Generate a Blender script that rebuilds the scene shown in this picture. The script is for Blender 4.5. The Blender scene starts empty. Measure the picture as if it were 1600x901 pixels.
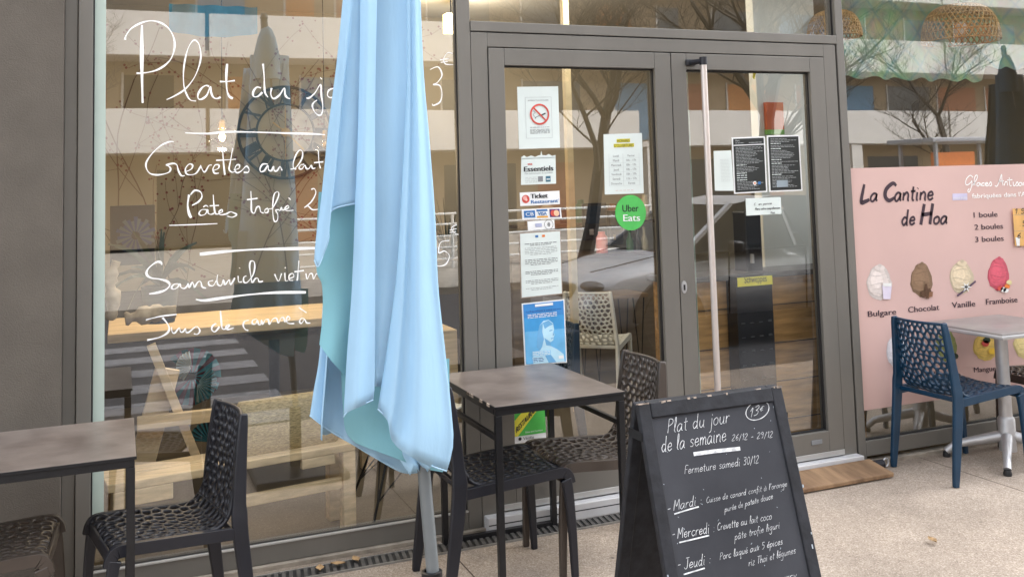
import bpy, bmesh, math, random
from mathutils import Vector, Matrix
random.seed(7)
SC = bpy.context.scene
COL = SC.collection
rad = math.radians

# ------------------------------------------------------------------ camera model
FPX, CX, CY = 1500.0, 800.0, 171.06
R = Matrix(((0.9260223067, 0.0032562614, 0.3774547446),
            (-0.3764080545, 0.0828788377, 0.9227394403),
            (-0.0282783297, -0.9965543111, 0.0779733355)))
EYE = Vector((0, -4.22, 1.58))
def ray(px, py): return R @ Vector((px - CX, py - CY, FPX))
def F(px, py, y=0.05):                       # point of a vertical plane at depth y seen at a photo position
    d = ray(px, py); t = (y - EYE.y) / d.y; return EYE + d * t
def G(px, py, z=0.0):                        # point of a horizontal plane at height z
    d = ray(px, py); t = (z - EYE.z) / d.z; return EYE + d * t

# ------------------------------------------------------------------ materials
MATS = {}
def M(name, col=(.5,.5,.5), rough=.5, metal=0.0, var=.12, vs=12.0, bump=0.0, bs=80.0, spec=.5, emit=None, es=0.0, stretch=None, col2=None, detail=6):
    if name in MATS: return MATS[name]
    m = bpy.data.materials.new(name); m.use_nodes = True
    nt = m.node_tree; b = nt.nodes['Principled BSDF']
    b.inputs['Roughness'].default_value = rough; b.inputs['Metallic'].default_value = metal
    b.inputs['Specular IOR Level'].default_value = spec
    tc = nt.nodes.new('ShaderNodeTexCoord'); mp = nt.nodes.new('ShaderNodeMapping')
    nt.links.new(tc.outputs['Object'], mp.inputs['Vector'])
    if stretch: mp.inputs['Scale'].default_value = stretch
    nz = nt.nodes.new('ShaderNodeTexNoise'); nz.inputs['Scale'].default_value = vs; nz.inputs['Detail'].default_value = detail
    nt.links.new(mp.outputs['Vector'], nz.inputs['Vector'])
    rp = nt.nodes.new('ShaderNodeValToRGB')
    c2 = col2 if col2 else tuple(min(1, c * (1 + var)) for c in col)
    c1 = tuple(c * (1 - var) for c in col) if not col2 else col
    rp.color_ramp.elements[0].position = .3; rp.color_ramp.elements[1].position = .7
    rp.color_ramp.elements[0].color = (*c1, 1); rp.color_ramp.elements[1].color = (*c2, 1)
    nt.links.new(nz.outputs['Fac'], rp.inputs['Fac']); nt.links.new(rp.outputs['Color'], b.inputs['Base Color'])
    if bump > 0:
        n2 = nt.nodes.new('ShaderNodeTexNoise'); n2.inputs['Scale'].default_value = bs; n2.inputs['Detail'].default_value = 4
        nt.links.new(mp.outputs['Vector'], n2.inputs['Vector'])
        bp = nt.nodes.new('ShaderNodeBump'); bp.inputs['Strength'].default_value = bump; bp.inputs['Distance'].default_value = .004
        nt.links.new(n2.outputs['Fac'], bp.inputs['Height']); nt.links.new(bp.outputs['Normal'], b.inputs['Normal'])
    if emit:
        b.inputs['Emission Color'].default_value = (*emit, 1); b.inputs['Emission Strength'].default_value = es
    MATS[name] = m
    return m

def glass_mat(name, tint=(.93,.95,.93), base=.16):
    m = bpy.data.materials.new(name); m.use_nodes = True; nt = m.node_tree
    for n in list(nt.nodes): nt.nodes.remove(n)
    out = nt.nodes.new('ShaderNodeOutputMaterial'); mix = nt.nodes.new('ShaderNodeMixShader')
    tr = nt.nodes.new('ShaderNodeBsdfTransparent'); tr.inputs['Color'].default_value = (*tint, 1)
    gl = nt.nodes.new('ShaderNodeBsdfGlossy'); gl.inputs['Roughness'].default_value = 0.0; gl.inputs['Color'].default_value = (1,1,1,1)
    lw = nt.nodes.new('ShaderNodeLayerWeight'); lw.inputs['Blend'].default_value = .5
    pw = nt.nodes.new('ShaderNodeMath'); pw.operation = 'POWER'; pw.inputs[1].default_value = 4.0
    ml = nt.nodes.new('ShaderNodeMath'); ml.operation = 'MULTIPLY_ADD'; ml.inputs[1].default_value = 1 - base; ml.inputs[2].default_value = base
    # very slight waviness of the pane
    tc = nt.nodes.new('ShaderNodeTexCoord'); nz = nt.nodes.new('ShaderNodeTexNoise'); nz.inputs['Scale'].default_value = 1.3; nz.inputs['Detail'].default_value = 0
    bp = nt.nodes.new('ShaderNodeBump'); bp.inputs['Strength'].default_value = .05; bp.inputs['Distance'].default_value = .01
    nt.links.new(tc.outputs['Object'], nz.inputs['Vector']); nt.links.new(nz.outputs['Fac'], bp.inputs['Height']); nt.links.new(bp.outputs['Normal'], gl.inputs['Normal'])
    nt.links.new(lw.outputs['Facing'], pw.inputs[0]); nt.links.new(pw.outputs[0], ml.inputs[0]); nt.links.new(ml.outputs[0], mix.inputs['Fac'])
    nt.links.new(tr.outputs[0], mix.inputs[1]); nt.links.new(gl.outputs[0], mix.inputs[2]); nt.links.new(mix.outputs[0], out.inputs['Surface'])
    MATS[name] = m; return m

# ------------------------------------------------------------------ mesh builder
FONT_CACHE = {}
def font_mesh(s):
    if s in FONT_CACHE: return FONT_CACHE[s]
    cu = bpy.data.curves.new('lettering', 'FONT'); cu.body = s; cu.size = 1.0; cu.resolution_u = 3
    ob = bpy.data.objects.new('lettering', cu); COL.objects.link(ob)
    dg = bpy.context.evaluated_depsgraph_get(); me = ob.evaluated_get(dg).to_mesh()
    vs = [(v.co.x, v.co.y) for v in me.vertices]; fs = [tuple(p.vertices) for p in me.polygons]
    ob.evaluated_get(dg).to_mesh_clear(); bpy.data.objects.remove(ob); bpy.data.curves.remove(cu)
    x0 = min(v[0] for v in vs); x1 = max(v[0] for v in vs)
    FONT_CACHE[s] = ([(x - x0, y) for x, y in vs], fs, x1 - x0)
    return FONT_CACHE[s]

def catmull(pts, n=6):
    if len(pts) < 3: return list(pts)
    P = [pts[0]] + list(pts) + [pts[-1]]; out = []
    for i in range(1, len(P) - 2):
        p0, p1, p2, p3 = P[i-1], P[i], P[i+1], P[i+2]
        for k in range(n):
            t = k / n
            out.append(tuple(.5 * ((2*b) + (-a + c) * t + (2*a - 5*b + 4*c - d) * t*t + (-a + 3*b - 3*c + d) * t**3) for a, b, c, d in zip(p0, p1, p2, p3)))
    out.append(tuple(pts[-1])); return out

class MB:
    def __init__(s): s.v = []; s.f = []; s.m = []; s.mats = []
    def mi(s, mat):
        if mat not in s.mats: s.mats.append(mat)
        return s.mats.index(mat)
    def face(s, pts, mat):
        i = len(s.v); s.v += [tuple(p) for p in pts]; s.f.append(tuple(range(i, i + len(pts)))); s.m.append(s.mi(mat))
    def mesh(s, vs, fs, mat):
        i = len(s.v); s.v += [tuple(p) for p in vs]; k = s.mi(mat)
        for f in fs: s.f.append(tuple(i + a for a in f)); s.m.append(k)
    def box(s, a, b, mat, bev=0.0, rot=None, c=None):
        bm = bmesh.new(); bmesh.ops.create_cube(bm, size=1)
        d = [abs(b[i] - a[i]) for i in range(3)]; ctr = Vector([(a[i] + b[i]) / 2 for i in range(3)])
        bmesh.ops.scale(bm, vec=d, verts=bm.verts)
        if bev > 0: bmesh.ops.bevel(bm, geom=list(bm.edges), offset=min(bev, min(d) * .45), segments=2, affect='EDGES', profile=.5)
        if rot is not None: bmesh.ops.rotate(bm, cent=(0,0,0), matrix=rot, verts=bm.verts)
        bmesh.ops.translate(bm, vec=ctr if c is None else Vector(c), verts=bm.verts)
        s.bm(bm, mat)
    def bm(s, bm, mat):
        bm.verts.index_update(); s.mesh([v.co.copy() for v in bm.verts], [[v.index for v in f.verts] for f in bm.faces], mat); bm.free()
    def bar(s, p, q, w, h, mat, up=(0,0,1), bev=0.002):    # box from p to q; w across, h along 'up'
        p, q = Vector(p), Vector(q); L = (q - p).length; x = (q - p).normalized(); u = Vector(up)
        y = u.cross(x)
        if y.length < 1e-4: y = Vector((0,1,0)).cross(x)
        y.normalize(); z = x.cross(y)
        s.box((-L/2, -w/2, -h/2), (L/2, w/2, h/2), mat, bev, Matrix((x, y, z)).transposed(), (p + q) / 2)
    def tube(s, pts, r, mat, n=8, cap=True, flat=1.0):
        pts = [Vector(p) for p in pts]; rs = r if isinstance(r, (list, tuple)) else [r] * len(pts)
        base = len(s.v); k = s.mi(mat); prev = None
        for i, p in enumerate(pts):
            t = (pts[min(i+1, len(pts)-1)] - pts[max(i-1, 0)]).normalized()
            if prev is None:
                a = Vector((0,0,1)) if abs(t.z) < .9 else Vector((1,0,0)); u = t.cross(a).normalized()
            else:
                u = (prev - t * prev.dot(t)).normalized()
            w = t.cross(u); prev = u
            for j in range(n):
                an = 2 * math.pi * j / n; s.v.append(tuple(p + (u * math.cos(an) + w * math.sin(an) * flat) * rs[i]))
        for i in range(len(pts) - 1):
            for j in range(n):
                a = base + i*n + j; b = base + i*n + (j+1) % n
                s.f.append((a, b, b + n, a + n)); s.m.append(k)
        if cap:
            s.f.append(tuple(base + j for j in range(n))[::-1]); s.m.append(k)
            s.f.append(tuple(base + (len(pts)-1)*n + j for j in range(n))); s.m.append(k)
    def lathe(s, prof, c, mat, n=24, sx=1.0, sy=1.0):
        c = Vector(c); base = len(s.v); k = s.mi(mat)
        for r, z in prof:
            for j in range(n):
                an = 2*math.pi*j/n; s.v.append((c.x + r*math.cos(an)*sx, c.y + r*math.sin(an)*sy, c.z + z))
        for i in range(len(prof)-1):
            for j in range(n):
                a = base+i*n+j; b = base+i*n+(j+1)%n; s.f.append((a, b, b+n, a+n)); s.m.append(k)
        if prof[0][0] > 1e-4: s.f.append(tuple(base+j for j in range(n))[::-1]); s.m.append(k)
        if prof[-1][0] > 1e-4: s.f.append(tuple(base+(len(prof)-1)*n+j for j in range(n))); s.m.append(k)
    def sphere(s, c, r, mat, n=12, sc=(1,1,1)):
        prof = [(r*math.sin(math.pi*i/n)+1e-5, -r*math.cos(math.pi*i/n)*sc[2]) for i in range(n+1)]
        s.lathe(prof, c, mat, n*2, sc[0], sc[1])
    def ribbon(s, pts, w, mat, nrm, taper=False):            # flat stroke of width w on a surface with normal nrm
        pts = [Vector(p) for p in pts]; nrm = Vector(nrm).normalized(); base = len(s.v); k = s.mi(mat); N = len(pts)
        for i, p in enumerate(pts):
            t = pts[min(i+1, N-1)] - pts[max(i-1, 0)]
            if t.length < 1e-9: t = Vector((1,0,0))
            q = nrm.cross(t.normalized()).normalized(); ww = w[i] if isinstance(w, (list,tuple)) else w
            if taper: ww *= .45 + .55 * math.sin(math.pi * min(1, max(0, (i + .5) / N))) ** .5
            s.v += [tuple(p + q*ww/2), tuple(p - q*ww/2)]
        for i in range(N-1):
            a = base + 2*i; s.f.append((a, a+1, a+3, a+2)); s.m.append(k)
    def build(s, name, parent=None, label=None, cat=None, group=None, kind=None, smooth=0, world=False):
        me = bpy.data.meshes.new(name); off = Vector((0,0,0))
        root = parent
        while root is not None and root.parent is not None: root = root.parent
        if root is not None and not world: off = root.location
        me.from_pydata([tuple(Vector(v) - off) for v in s.v], [], s.f)
        for m in s.mats: me.materials.append(m)
        me.polygons.foreach_set('material_index', s.m)
        if smooth:
            bm = bmesh.new(); bm.from_mesh(me); bmesh.ops.remove_doubles(bm, verts=bm.verts, dist=1e-5); bm.to_mesh(me); bm.free()
            me.polygons.foreach_set('use_smooth', [True]*len(me.polygons))
        me.update()
        if smooth:
            try: me.set_sharp_from_angle(angle=rad(smooth))
            except Exception: pass
        o = bpy.data.objects.new(name, me); COL.objects.link(o)
        if parent is not None: o.parent = parent
        tag(o, label, cat, group, kind); return o

def tag(o, label=None, cat=None, group=None, kind=None):
    if label: o['label'] = label
    if cat: o['category'] = cat
    if group: o['group'] = group
    if kind: o['kind'] = kind
    return o
def thing(name, label, cat, loc=(0,0,0), rz=0.0, group=None):
    o = bpy.data.objects.new(name, None); COL.objects.link(o); o.location = loc; o.rotation_euler = (0,0,rz); o.empty_display_size = .1
    return tag(o, label, cat, group)
def dup(root, loc, rz, label, group=None, mats=None):
    mats = mats or {}
    def cp(o, parent):
        c = o.copy(); COL.objects.link(c); c.parent = parent
        if o.type == 'MESH' and mats:
            c.data = o.data.copy()
            for i, m in enumerate(c.data.materials):
                if m in mats: c.data.materials[i] = mats[m]
        for ch in list(o.children): cp(ch, c)
        return c
    r = cp(root, None); r.location = loc; r.rotation_euler = (0,0,rz); r['label'] = label
    if group: r['group'] = group
    return r

# ------------------------------------------------------------------ palette
m_frame = M('taupe_aluminium', (.178,.168,.150), .45, .2, .12, 2.2, .03, 200, detail=9, stretch=(1,1,.35))
m_frame_l = M('pale_aluminium', (.50,.50,.49), .4, .5, .08, 6)
m_gasket = M('black_gasket', (.012,.012,.013), .6)
m_wall = M('taupe_plaster', (.122,.106,.088), .88, 0, .09, 7, .55, 210, detail=12)
m_kerbc = M('concrete_base', (.30,.26,.21), .9, 0, .25, 14, .5, 120)
m_white = M('white_paint', (.80,.80,.77), .6, 0, .04, 8)
m_paper = M('white_paper', (.72,.79,.76), .6, 0, .03, 8)
m_paper2 = M('bright_white_paper', (.86,.87,.87), .5, 0, .02, 8)
m_ink = M('black_ink', (.02,.02,.025), .6)
m_greyink = M('grey_ink', (.22,.23,.24), .7)
m_lightink = M('faint_ink', (.50,.53,.53), .7)
m_pen = M('glowing_white_marker', (.90,.90,.90), .5, 0, .03, 30, emit=(1,1,1), es=.18)  # slight glow added to the marker so the strokes read brighter
m_black_pl = M('black_plastic', (.010,.011,.017), .42, 0, .15, 10, .05, 300)
m_taupe_pl = M('taupe_plastic', (.060,.046,.037), .38, 0, .12, 10, .05, 300)
m_blue_pl = M('petrol_blue_plastic', (.004,.034,.075), .38, 0, .12, 10, .05, 300)
m_white_pl = M('white_plastic', (.86,.85,.78), .4, 0, .06, 10)
m_brown_pl = M('dark_brown_plastic', (.045,.032,.026), .4, 0, .12, 10)
m_steel_b = M('black_steel', (.012,.012,.014), .38, .2, .2, 40, .04, 300)
m_steel = M('brushed_steel', (.70,.63,.59), .38, .55, .06, 60, stretch=(1,1,.02))
m_alu = M('cast_aluminium', (.56,.56,.57), .46, .7, .08, 14, .05, 80)
m_cloth = M('sky_blue_canvas', (.385,.605,.80), .97, 0, .06, 4, .55, 30, spec=.05, stretch=(1,1,.3))
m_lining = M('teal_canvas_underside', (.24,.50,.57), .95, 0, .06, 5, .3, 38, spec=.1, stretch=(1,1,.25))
m_pole = M('grey_painted_pole', (.185,.205,.215), .4, .2, .08, 10)
m_wood = M('pale_pine', (.72,.545,.325), .5, 0, .22, 5, .12, 40, stretch=(1,9,9))
m_wood2 = M('honey_crate_wood', (.45,.26,.10), .5, 0, .35, 4, .15, 40, stretch=(1.2,6,10))
m_oldwood = M('weathered_board', (.17,.10,.055), .8, 0, .45, 3, .6, 40, stretch=(6,1.2,4), col2=(.34,.215,.12))
m_darkwood = M('dark_brown_wood', (.10,.065,.04), .5, 0, .3, 5, stretch=(1,8,8))
m_slate = M('chalkboard_slate', (.034,.035,.041), .85, 0, .45, 2.2, .08, 90, spec=.25, detail=12, col2=(.072,.074,.084))
m_bframe = M('worn_black_wood', (.020,.021,.026), .55, 0, .35, 25, .3, 60, spec=.35)
m_rawwood = M('chipped_bare_wood', (.40,.32,.26), .8, 0, .2, 60)
m_chalk = M('white_chalk', (.88,.89,.90), .8, 0, .08, 160)
m_chalk2 = M('smeared_chalk', (.45,.50,.55), .8, 0, .3, 60)
m_pink = M('pink_vinyl', (.655,.445,.405), .42, 0, .05, 1.6, .04, 3)
m_plum = M('plum_ink', (.045,.022,.035), .6)
m_green_st = M('green_sticker', (.075,.47,.075), .5)
m_yellow = M('yellow_print', (.80,.72,.06), .5)
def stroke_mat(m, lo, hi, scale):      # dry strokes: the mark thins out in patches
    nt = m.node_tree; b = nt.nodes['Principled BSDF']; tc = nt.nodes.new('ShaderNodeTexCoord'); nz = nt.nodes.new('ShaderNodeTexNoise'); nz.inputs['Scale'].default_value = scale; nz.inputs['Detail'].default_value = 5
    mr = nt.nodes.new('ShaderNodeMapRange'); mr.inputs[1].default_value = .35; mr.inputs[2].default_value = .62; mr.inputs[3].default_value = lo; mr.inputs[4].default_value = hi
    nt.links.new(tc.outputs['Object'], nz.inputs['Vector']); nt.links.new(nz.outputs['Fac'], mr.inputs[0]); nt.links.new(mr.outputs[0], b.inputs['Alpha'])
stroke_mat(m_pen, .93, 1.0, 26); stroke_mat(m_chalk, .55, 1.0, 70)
m_glass = glass_mat('shopfront_glass', (.93,.95,.94), base=.225)
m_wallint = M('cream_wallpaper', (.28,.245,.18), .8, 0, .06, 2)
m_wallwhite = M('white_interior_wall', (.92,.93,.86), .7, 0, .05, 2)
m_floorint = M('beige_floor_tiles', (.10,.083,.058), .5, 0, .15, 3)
m_ceil = M('ceiling_paint', (.55,.52,.46), .8, 0, .04, 2)
m_iron = M('wrought_iron', (.014,.014,.016), .6, .3, .2, 30)
m_brass = M('old_brass', (.40,.27,.10), .4, .7, .2, 30)
m_wicker = M('woven_rattan', (.50,.31,.12), .6, 0, .3, 40, .3, 120)
m_bulb = M('lit_filament', (1,.7,.3), .4, emit=(1,.62,.22), es=60)
m_clear = glass_mat('clear_globe', (.98,.96,.92), .05)
m_leaf = M('plant_leaf', (.022,.040,.020), .45, 0, .4, 8)
m_bark = M('bare_bark', (.055,.045,.038), .9, 0, .3, 20)
m_asphalt = M('asphalt', (.042,.043,.048), .9, 0, .25, 30, .4, 150)
m_roadpaint = M('road_paint', (.19,.19,.20), .8, 0, .25, 10)

# pavement: exposed aggregate concrete with cut joints
def pavement_mat():
    m = bpy.data.materials.new('aggregate_pavement'); m.use_nodes = True; nt = m.node_tree; b = nt.nodes['Principled BSDF']; L = nt.links.new
    b.inputs['Roughness'].default_value = .88; b.inputs['Specular IOR Level'].default_value = .25
    tc = nt.nodes.new('ShaderNodeTexCoord')
    vo = nt.nodes.new('ShaderNodeTexVoronoi'); vo.inputs['Scale'].default_value = 190; vo.inputs['Randomness'].default_value = 1
    L(tc.outputs['Object'], vo.inputs['Vector'])
    rp = nt.nodes.new('ShaderNodeValToRGB'); e = rp.color_ramp.elements
    e[0].position = 0; e[0].color = (.315,.260,.212,1); e[1].position = 1; e[1].color = (.63,.545,.468,1)
    x = e.new(.35); x.color = (.43,.362,.297,1); x = e.new(.8); x.color = (.49,.417,.35,1)
    sep = nt.nodes.new('ShaderNodeSeparateColor'); L(vo.outputs['Color'], sep.inputs['Color']); L(sep.outputs['Red'], rp.inputs['Fac'])
    nz = nt.nodes.new('ShaderNodeTexNoise'); nz.inputs['Scale'].default_value = 2.2; nz.inputs['Detail'].default_value = 8; nz.inputs['Roughness'].default_value = .65
    L(tc.outputs['Object'], nz.inputs['Vector'])
    r2 = nt.nodes.new('ShaderNodeValToRGB'); r2.color_ramp.elements[0].position = .3; r2.color_ramp.elements[1].position = .75
    r2.color_ramp.elements[0].color = (.70,.685,.67,1); r2.color_ramp.elements[1].color = (1.08,1.06,1.04,1); L(nz.outputs['Fac'], r2.inputs['Fac'])
    mx = nt.nodes.new('ShaderNodeMix'); mx.data_type = 'RGBA'; mx.blend_type = 'MULTIPLY'; mx.inputs[0].default_value = 1
    L(rp.outputs['Color'], mx.inputs[6]); L(r2.outputs['Color'], mx.inputs[7])
    gv = nt.nodes.new('ShaderNodeTexVoronoi'); gv.inputs['Scale'].default_value = 4.2; L(tc.outputs['Object'], gv.inputs['Vector'])
    gm = nt.nodes.new('ShaderNodeMapRange'); gm.inputs[1].default_value = .045; gm.inputs[2].default_value = .075; gm.inputs[3].default_value = .50; gm.inputs[4].default_value = 1.0; L(gv.outputs['Distance'], gm.inputs[0])
    mg = nt.nodes.new('ShaderNodeMix'); mg.data_type = 'RGBA'; mg.blend_type = 'MULTIPLY'; mg.inputs[0].default_value = 1; L(mx.outputs[2], mg.inputs[6]); L(gm.outputs[0], mg.inputs[7]); mx = mg
    # joints across the pavement every 2.6 m and dirt along the shopfront
    sx = nt.nodes.new('ShaderNodeSeparateXYZ'); L(tc.outputs['Object'], sx.inputs[0])
    ad = nt.nodes.new('ShaderNodeMath'); ad.operation = 'SUBTRACT'; ad.inputs[1].default_value = 1.335; L(sx.outputs['X'], ad.inputs[0])
    md = nt.nodes.new('ShaderNodeMath'); md.operation = 'PINGPONG'; md.inputs[1].default_value = 1.4; L(ad.outputs[0], md.inputs[0])
    lt = nt.nodes.new('ShaderNodeMath'); lt.operation = 'LESS_THAN'; lt.inputs[1].default_value = .0035; L(md.outputs[0], lt.inputs[0])
    m2 = nt.nodes.new('ShaderNodeMix'); m2.data_type = 'RGBA'; m2.inputs[7].default_value = (.10,.075,.055,1)
    L(lt.outputs[0], m2.inputs[0]); L(mx.outputs[2], m2.inputs[6])
    dr = nt.nodes.new('ShaderNodeMapRange'); dr.inputs[1].default_value = -.16; dr.inputs[2].default_value = .0; dr.inputs[3].default_value = 0; dr.inputs[4].default_value = .55
    L(sx.outputs['Y'], dr.inputs[0])
    m3 = nt.nodes.new('ShaderNodeMix'); m3.data_type = 'RGBA'; m3.inputs[7].default_value = (.16,.13,.10,1)
    L(dr.outputs[0], m3.inputs[0]); L(m2.outputs[2], m3.inputs[6]); L(m3.outputs[2], b.inputs['Base Color'])
    bp = nt.nodes.new('ShaderNodeBump'); bp.inputs['Strength'].default_value = .5; bp.inputs['Distance'].default_value = .002
    L(vo.outputs['Distance'], bp.inputs['Height']); L(bp.outputs['Normal'], b.inputs['Normal'])
    return m
m_pave = pavement_mat()

# ------------------------------------------------------------------ setting: ground, road
def sheet(name, x0, y0, x1, y1, z, mat):
    b = MB(); b.face([(x0,y0,z),(x1,y0,z),(x1,y1,z),(x0,y1,z)], mat); return b.build(name, kind='structure')
sheet('ground', -600, -600, 600, 600, -.135, M('far_ground', (.22,.20,.17), .9, 0, .2, .05))
b = MB(); b.box((-40,-2.45,-.13), (60,.30,0), m_pave); b.build('pavement', kind='structure')
b = MB()
for i in range(60): b.box((-30+i*1.0,-2.60,-.13), (-30+i*1.0+.992,-2.453,-.035), M('granite_kerb', (.33,.32,.30), .8, 0, .2, 20, .3, 150), .01)
b.build('kerb', kind='structure')
sheet('road', -80, -10.2, 90, -2.60, -.115, m_asphalt)
b = MB(); b.box((-80,-24.5,-.13), (90,-10.2,0), M('far_pavement_paving', (.30,.27,.23), .9, 0, .2, 4)); b.build('far_pavement', kind='structure')
b = MB()
for i in range(6):
    y = -3.0 - i*.80; b.face([(-2.0,y-.40,-.111),(1.25,y-.40,-.111),(1.25,y,-.111),(-2.0,y,-.111)], m_roadpaint)
b.build('road_marking', kind='structure')

# ------------------------------------------------------------------ stroke lettering
SF = {
'a':(1.05,".8,.9 .4,1 .05,.6 .1,.1 .4,0 .75,.5 .8,.95 .8,.2 1,.05"),'b':(1,".1,2 .1,.05|.1,.6 .5,1 .85,.6 .6,.05 .1,.1"),
'c':(.9,".8,.85 .45,1 .05,.5 .4,0 .8,.2"),'d':(1.05,".75,.8 .35,1 .05,.5 .35,0 .75,.4|.78,2 .78,.2 .95,0"),
'e':(.9,".1,.5 .75,.6 .55,1 .15,.8 .1,.3 .4,0 .85,.25"),'f':(.75,".75,1.8 .5,2 .3,1.6 .3,-.6|.02,1 .65,1"),
'g':(1,".8,.9 .4,1 .05,.6 .35,.1 .75,.5|.8,1 .8,-.6 .45,-1 .1,-.7"),'h':(.95,".1,2 .1,0|.1,.6 .45,1 .75,.7 .75,.1 .9,0"),
'i':(.42,".12,1 .12,.15 .3,0|.12,1.42 .16,1.5"),'j':(.5,".3,1 .3,-.6 .0,-.9|.3,1.42 .34,1.5"),'k':(.9,".1,2 .1,0|.75,1 .1,.45 .8,0"),
'l':(.45,".05,.2 .3,1.3 .25,2 .1,1.7 .12,.2 .35,0"),'m':(1.35,".1,1 .1,0|.1,.6 .4,1 .6,.7 .6,0|.6,.6 .9,1 1.15,.7 1.15,.1 1.3,0"),
'n':(1,".1,1 .1,0|.1,.6 .5,1 .78,.7 .78,.1 .95,0"),'o':(.95,".5,1 .1,.75 .1,.2 .45,0 .8,.3 .75,.85 .45,1"),
'p':(1,".1,1 .1,-1|.1,.7 .5,1 .85,.6 .55,.05 .1,.2"),'q':(1,".8,.9 .4,1 .05,.6 .35,.05 .75,.4|.8,1 .8,-1 1,-.8"),
'r':(.75,".1,1 .1,0|.1,.6 .4,.95 .7,.9"),'s':(.8,".7,.85 .35,1 .15,.7 .6,.4 .55,.05 .1,.1"),'t':(.7,".3,1.7 .3,.2 .55,0|.0,1.1 .65,1.15"),
'u':(1,".1,1 .1,.3 .4,0 .75,.4|.78,1 .78,.15 .95,0"),'v':(.85,".05,1 .4,0 .8,1"),'w':(1.2,".05,1 .3,0 .6,.8 .85,0 1.15,1"),
'x':(.85,".1,1 .75,0|.75,1 .1,0"),'y':(.9,".1,1 .4,.1|.8,1 .3,-.9"),'z':(.85,".1,1 .75,1 .1,0 .8,0"),' ':(.7,""),'-':(.8,".1,.6 .65,.65"),
':':(.4,".15,.8 .18,.85|.15,.1 .18,.15"),"'":(.35,".15,2 .1,1.6"),'/':(.7,".1,-.3 .55,1.8"),'.':(.4,".1,.0 .14,.05"),
'P':(1.1,".2,1.9 .15,0|.2,1.9 .8,1.8 .9,1.3 .2,.9"),'M':(1.5,".1,0 .2,1.9 .65,.7 1.15,1.9 1.3,0"),'J':(1.0,".2,1.9 1,1.9|.65,1.9 .65,.3 .3,0 .0,.3"),
'F':(1,".15,0 .2,1.9 .9,1.95|.15,1 .7,1.05"),'C':(1.15,"1,1.6 .65,1.9 .15,1.3 .15,.5 .55,0 1,.3"),'G':(1.2,"1,1.7 .6,1.95 .15,1.2 .2,.3 .6,0 1,.3 1,.9 .6,.9|1,.9 .95,-.6 .5,-.9 .3,-.5"),
'T':(1.1,".05,1.9 1.1,1.9|.55,1.9 .5,0"),'H':(1.2,".2,2.1 .15,0|.95,2.1 .95,0|.1,1 1,1.1"),'L':(1,".2,2.1 .15,.05 .5,.0 .9,.2"),'A':(1.2,".0,.1 .5,2.0 .8,0|.15,.8 .95,.9"),
'0':(.9,".45,1.8 .1,1.3 .1,.5 .4,0 .75,.5 .75,1.3 .45,1.8"),'1':(.6,".1,1.3 .4,1.8 .4,0"),'2':(.95,".1,1.4 .45,1.8 .75,1.3 .1,0 .85,.05"),
'3':(.9,".1,1.7 .6,1.8 .7,1.3 .3,1 .7,.7 .6,.1 .1,.1"),'5':(.9,".8,1.8 .2,1.8 .15,1.1 .6,1.1 .8,.6 .5,0 .1,.1"),'6':(.9,".7,1.8 .2,1.1 .15,.4 .45,0 .75,.4 .5,.9 .2,.6"),
'9':(.9,".7,1.4 .4,1.8 .1,1.4 .4,1 .7,1.4 .65,.5 .4,0"),'E':(1,".9,1.9 .2,1.9 .15,0 .9,0|.15,1 .7,1"),'€':(1,".9,1.6 .5,1.8 .2,1 .4,.1 .9,.2|.0,1.1 .7,1.1|.0,.8 .6,.8"),
}
ACC = {'é':('e',".35,1.3 .65,1.6"),'è':('e',".3,1.6 .6,1.3"),'à':('a',".3,1.6 .6,1.3"),'â':('a',".2,1.3 .45,1.6 .7,1.3"),'ï':('i',".0,1.4 .05,1.45|.3,1.4 .35,1.45")}
def stroke_text(s):
    out = []; x = 0
    for ch in s:
        extra = None
        if ch in ACC: ch, extra = ACC[ch]
        w, d = SF.get(ch, SF[' '])
        for part in (d + ('|' + extra if extra else '')).split('|'):
            pts = [tuple(float(c) for c in q.split(',')) for q in part.split()]
            if pts: out.append([(x + px, py) for px, py in pts])
        x += w + .12
    return out, x
def put_strokes(mb, s, a, b, xh, wpx, proj, mat, nrm, slant=0.1, px_up=(0,-1), taper=False, jitter=.0):
    """handwriting along the photo-space baseline a-b, carried onto a real surface by proj"""
    st, W = stroke_text(s); dx, dy = (b[0]-a[0])/W, (b[1]-a[1])/W
    for pl in st:
        pts = []
        for x, y in catmull(pl, 5) if len(pl) > 2 else pl:
            x += y*slant; jx = random.uniform(-jitter, jitter)
            pts.append(proj(a[0] + dx*x + px_up[0]*y*xh, a[1] + dy*x + px_up[1]*y*xh + jx))
        sc = (proj(a[0]+1, a[1]) - proj(a[0], a[1])).length
        mb.ribbon(pts, wpx*sc, mat, nrm, taper)

# ------------------------------------------------------------------ the cafe building
cafe = thing('cafe_building', 'ground floor cafe with taupe aluminium shopfront and plaster wall', 'building', (1.9, .05, 0))
FY, GY = .05, .085                       # frame face and glass plane
X = lambda px, py=400, y=FY: F(px, py, y).x
Z = lambda px, py, y=FY: F(px, py, y).z
xw, xs, xg = X(98), X(120), X(143.5)      # wall edge, strip, glass start
xm0, xm1 = X(724,450), X(744.5,450)       # mullion
xj = X(772.5,450)                         # leaf left
xc = X(1060,400); xr = X(1302.5,400); xs1 = X(1322.5,400); xm2, xm3 = X(1325.5,400), X(1337,400)
zt = Z(763,75); zr0 = Z(737,33); zr1 = Z(737,50); zlb = .085
TOP = 3.05
b = MB()
b.box((-9, .0, -.1), (xw, .40, TOP+.05), m_wall)
b.box((-9, .0, TOP+.05), (16, .40, 11), m_wall)
b.box((7.6, .0, -.1), (16, .40, TOP+.05), m_wall)
b.build('wall', cafe)
b = MB(); b.box((xw, .03, -.1), (7.6, .30, .02), m_kerbc, .004); b.build('plinth', cafe)

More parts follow.
